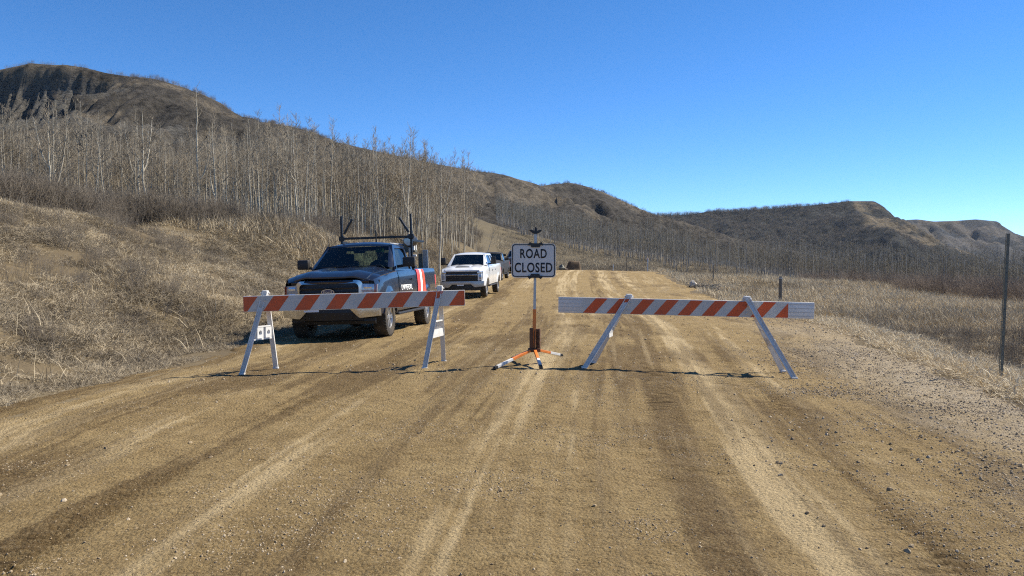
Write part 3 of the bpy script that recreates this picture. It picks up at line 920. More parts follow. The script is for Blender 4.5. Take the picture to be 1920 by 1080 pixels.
# ------------------------------------------------------------------ brush
def shrub_mesh(seed, h, n, spread, r, mat):
    g = np.random.default_rng(seed); V, F = [], []
    for i in range(n):
        az = g.uniform(0, 6.28); tl = abs(g.normal(0, 0.32)); hh = h * g.uniform(0.5, 1.05)
        b = np.array([g.normal(0, spread * 0.4), g.normal(0, spread * 0.4), 0])
        d = np.array([math.cos(az) * math.sin(tl), math.sin(az) * math.sin(tl), math.cos(tl)])
        P = [b, b + d * hh * 0.5 + g.normal(0, 0.04 * h, 3), b + d * hh + g.normal(0, 0.06 * h, 3)]
        stick(V, F, P, [r, r * 0.75, r * 0.35], 3)
        for k in range(5):
            u = g.uniform(0.25, 0.95); p = P[0] * (1 - u) + P[2] * u
            q = d * 0.7 + g.normal(0, 0.55, 3); q[2] = abs(q[2])
            stick(V, F, [p, p + q * h * g.uniform(0.12, 0.28)], [r * 0.55, r * 0.3], 3)
    return mesh_np('shrub', np.array(V), np.array(F), [mat], True)
M_BRUSH = mat_twig('grey_brush', (0.105, 0.088, 0.072), (0.185, 0.158, 0.125))
M_WILLOW = mat_twig('red_willow', (0.13, 0.10, 0.08), (0.215, 0.175, 0.14))
C_BRUSH = hidden_collection('brush', [shrub_mesh(500 + k, 1.5, 26, 0.9, 0.008, M_BRUSH) for k in range(5)])
C_WILLOW = hidden_collection('willow', [shrub_mesh(520 + k, 2.3, 22, 1.0, 0.012, M_WILLOW) for k in range(4)])
def scat_brush(name, P, s, coll, nv, lab, cat='brush'):
    m = len(P)
    z = land_z(P[:, 0], P[:, 1]) - 0.05
    rot = np.column_stack([rng.normal(0, 0.08, m), rng.normal(0, 0.08, m), rng.uniform(0, 6.28, m)])
    scatter(name, np.column_stack([P, z]), rot, s, rng.integers(0, nv, m), coll, lab, cat)
n = 5200
y = 25 + 40 * rng.uniform(0, 1, n) ** 1.2; px = rng.uniform(-150, 640, n); x = (px - 960) / 1500 * y
e = Lf(y) - x; w = np.interp(y, [0, 25, 38, 50, 70], [12.5, 10.5, 8.8, 7.0, 6.0])
k = (e > w * (0.96 + 0.35 * fbm(x, y, 6, 3, 151))) & ((px < 440) | (y > 40))
scat_brush('grey_brush', np.column_stack([x, y])[k], rng.uniform(0.55, 1.15, k.sum()), C_BRUSH, 5, 'band of tangled grey leafless brush below the left aspens')
n = 3400                                         # undergrowth among the trees
y = 45 + 120 * rng.uniform(0, 1, n); px = rng.uniform(-100, 900, n); x = (px - 960) / 1500 * y
k = x < Lf(y) - 6.5
scat_brush('undergrowth', np.column_stack([x, y])[k], rng.uniform(0.6, 1.4, k.sum()), C_BRUSH, 5, 'brown undergrowth between the trunks of the left stand', 'undergrowth')
n = 650
px = rng.uniform(1500, 2150, n); y = np.interp(px, [1500, 1700, 1900, 2150], [92, 60, 46, 36]) + 26 * rng.uniform(0, 1, n); x = (px - 960) / 1500 * y
k = fbm(x, y, 9, 3, 161) > -0.18 + 0.25 * (px < 1680)
scat_brush('willow_thicket', np.column_stack([x, y])[k], rng.uniform(0.40, 0.80, k.sum()), C_WILLOW, 4, 'reddish bare willow thicket at the far edge of the right field', 'thicket')
n = 480                                          # a few low twigs in the left bank and the ditch
y = rng.uniform(9, 30, n); e = rng.uniform(2.0, 11, n); x = Lf(y) - e
k = fbm(x, y, 4.0, 3, 155) > 0.0
P1 = np.column_stack([x, y])[k]
y = rng.uniform(9, 24, n // 2); x = Rf(y) + rng.uniform(2.0, 6.0, n // 2)
P1 = np.concatenate([P1, np.column_stack([x, y])])
scat_brush('low_twigs', P1, rng.uniform(0.18, 0.42, len(P1)), C_BRUSH, 5, 'low bare twigs poking through the dry grass', 'twigs')
# brush on the hill tops against the sky
n = 700
seg = rng.integers(0, len(H2a) - 1, n); t_ = rng.uniform(0, 1, n)
A = np.array(H2a); P2 = A[seg] * (1 - t_)[:, None] + A[seg + 1] * t_[:, None]
k = (fbm(P2[:, 0], P2[:, 0] * 0, 45, 3, 171) > -0.05) & (P2[:, 0] < 640)
P2 = P2[k] + np.column_stack([rng.normal(0, 6, k.sum()), rng.normal(0, 8, k.sum()), np.full(k.sum(), -1.5)])
rot = np.column_stack([np.zeros((len(P2), 2)), rng.uniform(0, 6.28, len(P2))])
scatter('ridge_brush', P2, rot, rng.uniform(2.0, 6.5, len(P2)), rng.integers(0, 5, len(P2)), C_BRUSH, 'clumps of bare brush along the top of the far ridge', 'brush')
A = np.array(H1); n = 420
seg = rng.integers(16, len(H1) - 8, n); t_ = rng.uniform(0, 1, n)
P2 = A[seg] * (1 - t_)[:, None] + A[seg + 1] * t_[:, None]
k = fbm(P2[:, 0], P2[:, 0] * 0, 14, 3, 173) > 0.02
P2 = P2[k] + np.column_stack([rng.normal(0, 2, k.sum()), rng.normal(0, 3, k.sum()), np.full(k.sum(), -0.5)])
rot = np.column_stack([np.zeros((len(P2), 2)), rng.uniform(0, 6.28, len(P2))])
scatter('ridge_brush', P2, rot, rng.uniform(0.7, 1.9, len(P2)), rng.integers(0, 5, len(P2)), C_BRUSH, 'scattered bare bushes along the crest of the near hill', 'brush')
n = 26000
x = rng.uniform(-240, 330, n); y = rng.uniform(330, 780, n); z = hill_z(x, y)
k = (z > 8) & (fbm(x, y, 34, 4, 175) + 0.45 * fbm(x, y, 8, 2, 176) > 0.13) & (z > low_land(x, y) + 1)
P2 = np.column_stack([x, y, z - 0.2])[k]; rot = np.column_stack([np.zeros((len(P2), 2)), rng.uniform(0, 6.28, len(P2))])
scatter('hill_brush', P2, rot, rng.uniform(0.8, 1.9, len(P2)), rng.integers(0, 5, len(P2)), C_BRUSH, 'grey brush in the folds of the near hill', 'brush')
n = 26000
x = rng.uniform(100, 660, n); y = rng.uniform(1050, 1500, n)
i_ = np.clip(((x + 200) / 4.5).astype(int), 0, len(x2) - 1); j_ = np.clip(((y - 900) / 4.5).astype(int), 0, len(y2) - 1)
z = Z2[j_, i_]; k = (z > 6) & (brush2[j_, i_] + 1.2 * fbm(x, y, 50, 4, 178) > 0.75)
P2 = np.column_stack([x, y, z - 0.4])[k]; rot = np.column_stack([np.zeros((len(P2), 2)), rng.uniform(0, 6.28, len(P2))])
scatter('hill_brush', P2, rot, rng.uniform(2.0, 4.5, len(P2)), rng.integers(0, 5, len(P2)), C_BRUSH, 'dark brush covering the shaded flank of the far ridge', 'brush')
lone = plant_aspen(0, -184.6, 381.0, 0.36, 'tiny lone tree on the crest of the rounded left hill', None, 0.0, VAL[1], wide=2.2)
lone.location.z = 92.6

# ------------------------------------------------------------------ dry grass
def mat_grass():
    t = NT('dry_grass_blades')
    rnd = t.n('ShaderNodeObjectInfo').outputs['Random']
    tone = t.attr('tone', 'INSTANCER').outputs['Fac']
    bl = t.attr('blade').outputs['Fac']
    c = t.ramp(t.math('ADD', t.math('MULTIPLY', tone, 0.75), t.math('MULTIPLY', rnd, 0.25)),
               [(0.0, (0.115, 0.092, 0.066)), (0.35, (0.235, 0.195, 0.138)), (0.62, (0.40, 0.332, 0.225)), (1.0, (0.78, 0.66, 0.45))])
    c = t.mix(t.math('MULTIPLY', bl, 0.6), c, t.mix(rnd, (0.10, 0.08, 0.058), (0.60, 0.49, 0.32)))
    t.base(c, 0.75, 0, 0.25)
    return t.m
M_GRASS = mat_grass()
def tuft(seed, n, h, flat, w, spread):
    g = np.random.default_rng(seed); V, F, B = [], [], []
    for i in range(n):
        az = g.uniform(0, 6.28); b = np.array([g.normal(0, spread), g.normal(0, spread), -0.02])
        ln = h * g.uniform(0.45, 1.15); lie = np.clip(g.normal(flat, 0.25), 0.02, 1.35)
        d = np.array([math.cos(az), math.sin(az), 0]); s = np.array([-d[1], d[0], 0]) * w * g.uniform(0.6, 1.2)
        tw = g.uniform(0, 3.14); s = s * math.cos(tw) + np.array([0, 0, 1]) * w * 0.6 * math.sin(tw)
        p1 = b + d * ln * 0.5 * math.sin(lie * 0.75) + np.array([0, 0, ln * 0.5 * math.cos(lie * 0.75)])
        p2 = p1 + d * ln * 0.5 * math.sin(min(1.75, lie * 1.35)) + np.array([0, 0, ln * 0.5 * math.cos(min(1.75, lie * 1.35))])
        k = len(V)
        V += [b - s, b + s, p1 - s * 0.8, p1 + s * 0.8, p2 - s * 0.15, p2 + s * 0.15]
        F += [(k, k + 1, k + 3, k + 2), (k + 2, k + 3, k + 5, k + 4)]
        B += [g.uniform(0, 1)] * 6
    return mesh_np('tuft', np.array(V), np.array(F), [M_GRASS], True, attrs={'blade': B})
TUFTS = [tuft(600 + k, 30, 0.20, [0.95, 1.15, 1.3, 1.4, 1.05, 1.35][k], 0.0036, 0.10) for k in range(6)]
TUFTS_FAR = [tuft(640 + k, 26, 0.5, [0.35, 0.5, 0.65, 0.8][k], 0.010, 0.22) for k in range(4)]
C_TUFT = hidden_collection('tufts', TUFTS)
C_STALK = hidden_collection('stalks', [tuft(660 + k, 4, 0.42, [0.5, 0.9, 1.2, 1.35][k], 0.0042, 0.12) for k in range(4)])
C_TFAR = hidden_collection('far_tufts', TUFTS_FAR)
def scat_grass(name, P, s, coll, nv, lab, tone):
    m = len(P)
    z = land_z(P[:, 0], P[:, 1]) - 0.01
    rot = np.column_stack([rng.normal(0, 0.15, m), rng.normal(0, 0.15, m), rng.uniform(0, 6.28, m)])
    scatter(name, np.column_stack([P, z]), rot, s, rng.integers(0, nv, m), coll, lab, 'grass', np.clip(tone, 0, 1))
# left bank
n = 130000
y = 5.5 + 34 * rng.uniform(0, 1, n) ** 1.25; e = 0.1 + 14.5 * rng.uniform(0, 1, n) ** 0.95; x = Lf(y) - e
px = 960 + 1500 * x / y
keep = (px > -160) & (fbm(x, y, 1.3, 3, 182) > -0.30 + 0.25 * rng.uniform(0, 1, n)) & (e > 0.35 + 0.9 * np.abs(fbm(x * 0, y, 1.6, 3, 181)) - 0.4 * rng.uniform(0, 1, n))
x, y, e = x[keep], y[keep], e[keep]
tone = 0.50 + 0.85 * fbm(x, y, 3.4, 4, 183) + 0.45 * fbm(x, y, 0.7, 3, 185) + 0.18 * sstep(5.0, 10.0, e) * fbm(x, y, 2.5, 2, 187)
tone += 0.30 * np.exp(-(((x + 9.6) / 3.4) ** 2 + ((y - 36) / 5.0) ** 2)) + 0.22 * sstep(0.6, 0.0, np.abs(e - 10.0) / 3.0)
scat_grass('dry_grass', np.column_stack([x, y]), rng.uniform(0.55, 1.25, len(x)) * (0.65 + 0.35 * sstep(0.2, 2.2, e)) * np.interp(y, [6, 40], [0.92, 1.35]), C_TUFT, 6, 'matted dry grass covering the left roadside bank', tone)
n = 3500
ya = 6.5 + 30 * rng.uniform(0, 1, n) ** 1.2; xa = Lf(ya) - 0.8 - 12 * rng.uniform(0, 1, n)
k = fbm(xa, ya, 2.2, 3, 189) > 0.02
scat_grass('grass_stalks', np.column_stack([xa, ya])[k], rng.uniform(0.6, 1.25, k.sum()), C_STALK, 4, 'long pale dead stalks lying across the left bank', rng.uniform(0.55, 1.0, k.sum()))
# mound behind the blue truck and the bank farther on
n = 9000
y = 33 + 45 * rng.uniform(0, 1, n); x = Lf(y) - 0.6 - 9.0 * rng.uniform(0, 1, n)
tone = 0.55 + 0.7 * fbm(x, y, 4, 3, 191)
scat_grass('dry_grass', np.column_stack([x, y]), rng.uniform(0.7, 1.3, n), C_TFAR, 4, 'pale dry grass on the bank behind the parked trucks', tone)
# right verge, ditch and field
n = 75000
y = 6 + 26 * rng.uniform(0, 1, n) ** 1.2; e = 0.02 + 13 * rng.uniform(0, 1, n) ** 1.15; x = Rf(y) + e
px = 960 + 1500 * x / y
keep = (px < 2100) & (e > 0.0 + 0.45 * np.abs(fbm(x * 0, y, 2.0, 3, 193)))
x, y, e = x[keep], y[keep], e[keep]
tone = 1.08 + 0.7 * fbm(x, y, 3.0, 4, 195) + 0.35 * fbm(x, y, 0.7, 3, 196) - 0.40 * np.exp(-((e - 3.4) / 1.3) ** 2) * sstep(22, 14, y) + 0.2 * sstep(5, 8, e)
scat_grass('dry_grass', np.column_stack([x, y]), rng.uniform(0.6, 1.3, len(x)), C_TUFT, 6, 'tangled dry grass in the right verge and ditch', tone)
n = 42000
y = 24 + 100 * rng.uniform(0, 1, n) ** 1.3; px = rng.uniform(1080, 2150, n); x = (px - 960) / 1500 * y
keep = x > Rf(y) + 0.5
x, y = x[keep], y[keep]
tone = 1.0 + 0.6 * fbm(x, y, 7.0, 4, 197)
scat_grass('dry_grass', np.column_stack([x, y]), rng.uniform(0.55, 1.1, len(x)) * np.interp(y, [24, 120], [0.9, 1.5]), C_TFAR, 4, 'pale straw field stretching from the ditch to the valley wood', tone)
# pale grass beyond the crest
n = 6000
y = 110 + 110 * rng.uniform(0, 1, n); px = rng.uniform(930, 1420, n); x = (px - 960) / 1500 * y
scat_grass('dry_grass', np.column_stack([x, y]), rng.uniform(0.8, 1.5, n) * 1.2, C_TFAR, 4, 'pale grass rising beyond the crest of the road', 0.45 + 0.6 * fbm(x, y, 14, 3, 199))

# ------------------------------------------------------------------ loose gravel
def mat_stone():
    t = NT('gravel_stone')
    rnd = t.n('ShaderNodeObjectInfo').outputs['Random']
    tone = t.attr('tone', 'INSTANCER').outputs['Fac']
    c = t.ramp(rnd, [(0.0, (0.16, 0.125, 0.08)), (0.35, (0.26, 0.205, 0.13)), (0.7, (0.34, 0.28, 0.19)), (1.0, (0.50, 0.44, 0.34))])
    g_ = t.ramp(rnd, [(0.0, (0.17, 0.14, 0.105)), (0.4, (0.34, 0.285, 0.215)), (0.8, (0.47, 0.40, 0.31)), (1.0, (0.68, 0.60, 0.49))])
    c = t.mix(tone, c, g_)
    n = t.noise(t.obj(), 1.5, 4, 0.6)
    c = t.mix(t.ramp(n, [(0.35, 0.15), (0.7, 0.7)]), c, (0.30, 0.215, 0.115))
    t.base(c, 0.9, 0, 0.2)
    return t.m
M_STONE = mat_stone()
def stone_mesh(seed):
    g = np.random.default_rng(seed)
    bm = bmesh.new(); bmesh.ops.create_icosphere(bm, subdivisions=1, radius=1.0)
    sq = np.array([1.0, g.uniform(0.65, 1.0), g.uniform(0.45, 0.75)])
    for v in bm.verts:
        v.co = Vector([v.co[i] * sq[i] * g.uniform(0.78, 1.15) for i in range(3)])
    m = bpy.data.meshes.new('stone'); bm.to_mesh(m); bm.free()
    m.materials.append(M_STONE)
    m.polygons.foreach_set('use_smooth', np.full(len(m.polygons), False))
    return m
C_STONE = hidden_collection('stones', [stone_mesh(700 + k) for k in range(8)])
def road_z_at(x, y):
    return road_z_fast(x, y)
def road_z_fast(x, y):
    j = np.clip(np.searchsorted(ry, y) - 1, 0, len(ry) - 2); fy = np.clip((y - ry[j]) / (ry[j + 1] - ry[j]), 0, 1)
    u = (x - Lf(y)) / (Rf(y) - Lf(y))
    for _ in range(2):                            # undo the wobble of the road edges
        wl = (wob_l[j, 0] * sstep(0.25, 0.0, u) + wob_r[j, 0] * sstep(0.75, 1.0, u)) / (Rf(y) - Lf(y))
        u = (x - Lf(y)) / (Rf(y) - Lf(y)) - wl
    fi = np.interp(u, ru, np.arange(len(ru))); i = np.clip(fi.astype(int), 0, len(ru) - 2); fx = fi - i
    return (RZ[j, i] * (1 - fx) + RZ[j, i + 1] * fx) * (1 - fy) + (RZ[j + 1, i] * (1 - fx) + RZ[j + 1, i + 1] * fx) * fy
def road_attr(A, u, y):
    i_ = np.clip(np.round(np.interp(u, ru, np.arange(len(ru)))).astype(int), 0, len(ru) - 1)
    j_ = np.clip(np.searchsorted(ry, y), 0, len(ry) - 1)
    return A[j_, i_]
def gravel(n, y0, y1, pw, urange, dens, smin, smean, smax, greyf, lab, s_y=(1.0, 1.0)):
    y = y0 + (y1 - y0) * rng.uniform(0, 1, n) ** pw
    u = urange[0] + (urange[1] - urange[0]) * rng.uniform(0, 1, n)
    x = Lf(y) + u * (Rf(y) - Lf(y))
    px = 960 + 1500 * x / y
    k = (rng.uniform(0, 1, n) < dens(u, x, y)) & (px > -60) & (px < 1990)
    x, y, u = x[k], y[k], u[k]; m = len(x)
    z = road_z_at(x, y)
    s = np.clip(rng.lognormal(math.log(smean), 0.62, m), smin * 0.8, smax * 1.35) * np.interp(y, [y0, y1], s_y)
    rot = rng.uniform(0, 6.28, (m, 3))
    scl = np.column_stack([s, s, s])
    scatter('gravel', np.column_stack([x, y, z - s * rng.uniform(-0.15, 0.35, m)]), rot, scl, rng.integers(0, 8, m), C_STONE, lab, 'gravel', np.clip(greyf(u, x, y), 0, 1))
clump = lambda x, y, sd: sstep(-0.05, 0.35, fbm(x, y, 0.8, 4, sd))
gravel(230000, 2.7, 11.0, 1.5, (0.0, 0.88), lambda u, x, y: (0.06 + 0.95 * clump(x, y, 201) ** 1.5 * (0.45 + u)) * (1 - 0.9 * road_attr(dust, u, y)), 0.0018, 0.0029, 0.0075, lambda u, x, y: 0.15 + 0.3 * u, 'small loose pebbles strewn over the dirt road')
gravel(800, 2.7, 14.0, 1.2, (0.0, 0.9), lambda u, x, y: 0.6 + 0 * u, 0.0055, 0.008, 0.017, lambda u, x, y: 0.3 + 0 * u, 'larger single stones lying on the dirt road')
gravel(150000, 2.7, 16.0, 1.35, (0.74, 1.005), lambda u, x, y: sstep(0.74, 0.96, u + 0.22 * fbm(x, y, 1.5, 4, 205)) * (0.35 + 0.65 * clump(x, y, 207)) * (1 - 0.7 * road_attr(dust, u, y)), 0.0028, 0.0052, 0.013, lambda u, x, y: 0.35 + 0.75 * sstep(0.84, 0.97, u), 'coarse grey gravel heaped along the right shoulder')
gravel(4200, 2.6, 7.5, 1.2, (0.66, 1.0), lambda u, x, y: clump(x, y, 211) * sstep(0.62, 0.8, u), 0.005, 0.0078, 0.015, lambda u, x, y: 0.45 + 0 * u, 'clusters of fist-sized stones near the right corner')
gravel(16000, 10.0, 30.0, 1.2, (0.0, 1.0), lambda u, x, y: 0.12 + 0.85 * sstep(0.80, 0.97, u), 0.006, 0.0095, 0.022, lambda u, x, y: 0.25 + 0.6 * sstep(0.84, 0.97, u), 'loose gravel on the road beyond the barricades', (1.0, 1.4))

# ------------------------------------------------------------------ materials of the made things
M_PAINT_NAVY = simple('navy_car_paint', (0.0030, 0.0066, 0.019), 0.30, 0.0, 0.6, 0.1, 5, 0.03)
M_PAINT_WHITE = simple('white_car_paint', (0.78, 0.79, 0.79), 0.3, 0.0, 0.8, 0.03, 4, 0.12)
M_PAINT_DARK = simple('dark_blue_grey_paint', (0.035, 0.045, 0.07), 0.3, 0.2, 0.8, 0.1, 4, 0.2)
M_CHROME = simple('dusty_chrome', (0.62, 0.62, 0.62), 0.22, 1.0, 0, 0.08, 9, 0.35)
M_SILVER = simple('grey_bumper', (0.42, 0.43, 0.44), 0.38, 0.6, 0, 0.08, 9, 0.3)
M_BLACK = simple('black_plastic', (0.012, 0.012, 0.013), 0.55, 0, 0, 0.3, 10, 0.10)
M_TRIM = simple('black_trim', (0.006, 0.006, 0.007), 0.4, 0, 0, 0.3, 10, 0.0)
M_RUBBER = simple('tyre_rubber', (0.022, 0.020, 0.018), 0.9, 0, 0, 0.25, 12, 0.45)
M_RIM = simple('alloy_rim', (0.55, 0.55, 0.55), 0.35, 0.85, 0, 0.1, 12, 0.2)
M_GLASS = glass('windscreen_glass', (0.46, 0.56, 0.50), 0.7)
M_GLASS_D = glass('tinted_glass', (0.10, 0.13, 0.13))
M_LAMP = simple('headlamp_lens', (0.30, 0.34, 0.40), 0.08, 0.3, 1.0, 0.25, 30)
M_LAMP_W = simple('headlamp_reflector', (0.72, 0.74, 0.76), 0.12, 0.7, 1.0, 0.12, 30)
M_AMBER = simple('marker_lens', (0.55, 0.13, 0.05), 0.2, 0, 0.5, 0.1, 20)
M_INT = simple('dark_interior', (0.03, 0.03, 0.032), 0.8, 0, 0, 0.2, 10)
M_WHITE = simple('white_print', (0.82, 0.82, 0.80), 0.5, 0, 0, 0.05, 10)
M_PLATE = simple('plate_white', (0.75, 0.76, 0.78), 0.45, 0, 0, 0.05, 20)
M_GREYTXT = simple('plate_print', (0.30, 0.33, 0.40), 0.5)
M_REDORANGE = simple('orange_red_vinyl', (0.75, 0.085, 0.02), 0.4, 0, 0, 0.06, 6)
M_REDPINK = simple('red_vinyl', (0.70, 0.07, 0.06), 0.4, 0, 0, 0.06, 6)
M_FBLUE = simple('badge_blue', (0.012, 0.035, 0.12), 0.25, 0.2, 0.6)
M_PAPER = simple('paper', (0.80, 0.85, 0.80), 0.8, 0, 0, 0.05, 8)
M_HIVIS = simple('hi_vis_green', (0.45, 0.60, 0.05), 0.7, 0, 0, 0.08, 12)
M_SKIN = simple('skin', (0.42, 0.24, 0.16), 0.6, 0, 0, 0.08, 14)
M_CLOTH = simple('dark_jacket', (0.03, 0.035, 0.05), 0.9, 0, 0, 0.2, 14)
M_ORANGE_B = simple('reflective_orange', (0.62, 0.085, 0.012), 0.55, 0, 0, 0.14, 7, 0.30)
M_WHITE_B = simple('reflective_white', (0.55, 0.54, 0.51), 0.5, 0, 0, 0.08, 7, 0.28)
M_WHITE_P = simple('white_plastic', (0.70, 0.69, 0.66), 0.5, 0, 0, 0.08, 9, 0.30)
M_GALV = simple('galvanised_steel', (0.42, 0.44, 0.46), 0.45, 0.7, 0, 0.15, 14, 0.15)
M_POST = simple('weathered_steel_post', (0.13, 0.14, 0.125), 0.7, 0.4, 0, 0.25, 14, 0.2)
M_ORANGE_S = simple('orange_enamel', (0.72, 0.20, 0.03), 0.45, 0, 0, 0.12, 12, 0.15)
M_RUST = simple('rusty_brown_enamel', (0.12, 0.050, 0.024), 0.75, 0.2, 0, 0.3, 18, 0.2)
M_WOOD = simple('grey_weathered_wood', (0.13, 0.115, 0.095), 0.9, 0, 0, 0.3, 12)
M_SIGNW = simple('sign_white_sheeting', (0.60, 0.59, 0.57), 0.45, 0, 0, 0.03, 6, 0.06)
M_SIGNB = simple('sign_black', (0.010, 0.011, 0.013), 0.5)
M_EARTH = simple('heaped_earth', (0.115, 0.075, 0.042), 0.95, 0, 0, 0.35, 2.5)
M_ROCKP = simple('pale_rock', (0.50, 0.44, 0.36), 0.9, 0, 0, 0.2, 4)
M_ROCKD = simple('brown_rock', (0.14, 0.11, 0.085), 0.95, 0, 0, 0.3, 5)

def text_mesh(s, width, height, mat, depth=0.002, bold=0.0, space=1.0):
    """letters in the local XZ plane, centred, facing -Y, fitted to width x height"""
    cu = bpy.data.curves.new('txt', 'FONT'); cu.body = s; cu.align_x = 'CENTER'; cu.align_y = 'CENTER'
    cu.offset = bold; cu.space_character = space; cu.resolution_u = 4
    ob = bpy.data.objects.new('txt', cu); COL.objects.link(ob)
    bpy.context.view_layer.update()
    me = bpy.data.meshes.new_from_object(ob.evaluated_get(bpy.context.evaluated_depsgraph_get()))
    bpy.data.objects.remove(ob); bpy.data.curves.remove(cu)
    n = len(me.vertices); co = np.empty(n * 3, np.float32); me.vertices.foreach_get('co', co); co = co.reshape(-1, 3)
    lo = co.min(0); hi = co.max(0); c = (lo + hi) / 2
    out = np.zeros_like(co)
    out[:, 0] = (co[:, 0] - c[0]) / (hi[0] - lo[0]) * width
    out[:, 2] = (co[:, 1] - c[1]) / (hi[1] - lo[1]) * height
    me.vertices.foreach_set('co', out.ravel())
    bm = bmesh.new(); bm.from_mesh(me)
    r = bmesh.ops.extrude_face_region(bm, geom=bm.faces[:])
    bmesh.ops.translate(bm, verts=[v for v in r['geom'] if isinstance(v, bmesh.types.BMVert)], vec=(0, -depth, 0))
    bmesh.ops.recalc_face_normals(bm, faces=bm.faces[:])
    bm.to_mesh(me); bm.free()
    me.materials.clear(); me.materials.append(mat)
    me.name = 'lettering'
    return me

# ------------------------------------------------------------------ wheels
def wheel(parent, c, r, w, side, spokes=6, detail=True):
    """tyre with tread blocks and a spoked rim, axis along x; side = +1 when the outside faces +x"""
    ty = MB()
    ri = r * 0.60
    pr = [(-w * .38, ri), (-w * .47, ri + .02), (-w * .50, r * .80), (-w * .47, r * .93), (-w * .38, r * .985), (-w * .2, r), (w * .2, r), (w * .38, r * .985), (w * .47, r * .93), (w * .50, r * .80), (w * .47, ri + .02), (w * .38, ri)]
    ty.lathe(pr, 40, 'x')
    if detail:
        for k in range(40):
            a = 2 * math.pi * (k + 0.5) / 40
            for sx in (-1, 1):
                ty.box((sx * w * .40, math.cos(a) * r * .972, math.sin(a) * r * .972), (w * .17, r * .085, r * .055), 0, Euler((a - math.pi / 2, 0, 0)).to_matrix())
    wo = ty.build('wheel', M_RUBBER, parent, angle=35)
    wo.location = c
    rm = MB()
    s = side
    rm.lathe([(s * w * .40, ri), (s * w * .42, ri * .96), (s * w * .30, ri * .90), (s * w * .05, ri * .86), (-s * w * .35, ri * .9)], 32, 'x')
    for k in range(spokes):
        a = 2 * math.pi * k / spokes
        for da in (-.13, .13):
            p0 = (s * w * .30, math.cos(a + da * 1.6) * ri * .18, math.sin(a + da * 1.6) * ri * .18)
            p1 = (s * w * .33, math.cos(a + da) * ri * .91, math.sin(a + da) * ri * .91)
            rm.beam(p0, p1, ri * .11, w * .12, 0, (0, -math.sin(a), math.cos(a)))
    rm.lathe([(s * w * .38, 0.001), (s * w * .38, ri * .2), (s * w * .24, ri * .26)], 16, 'x')
    rm.build('rim', M_RIM, wo, angle=35)
    dk = MB(); dk.lathe([(s * w * .02, 0.001), (s * w * .02, ri * .88)], 24, 'x')
    dk.build('brake_disc', M_TRIM, wo)
    return wo

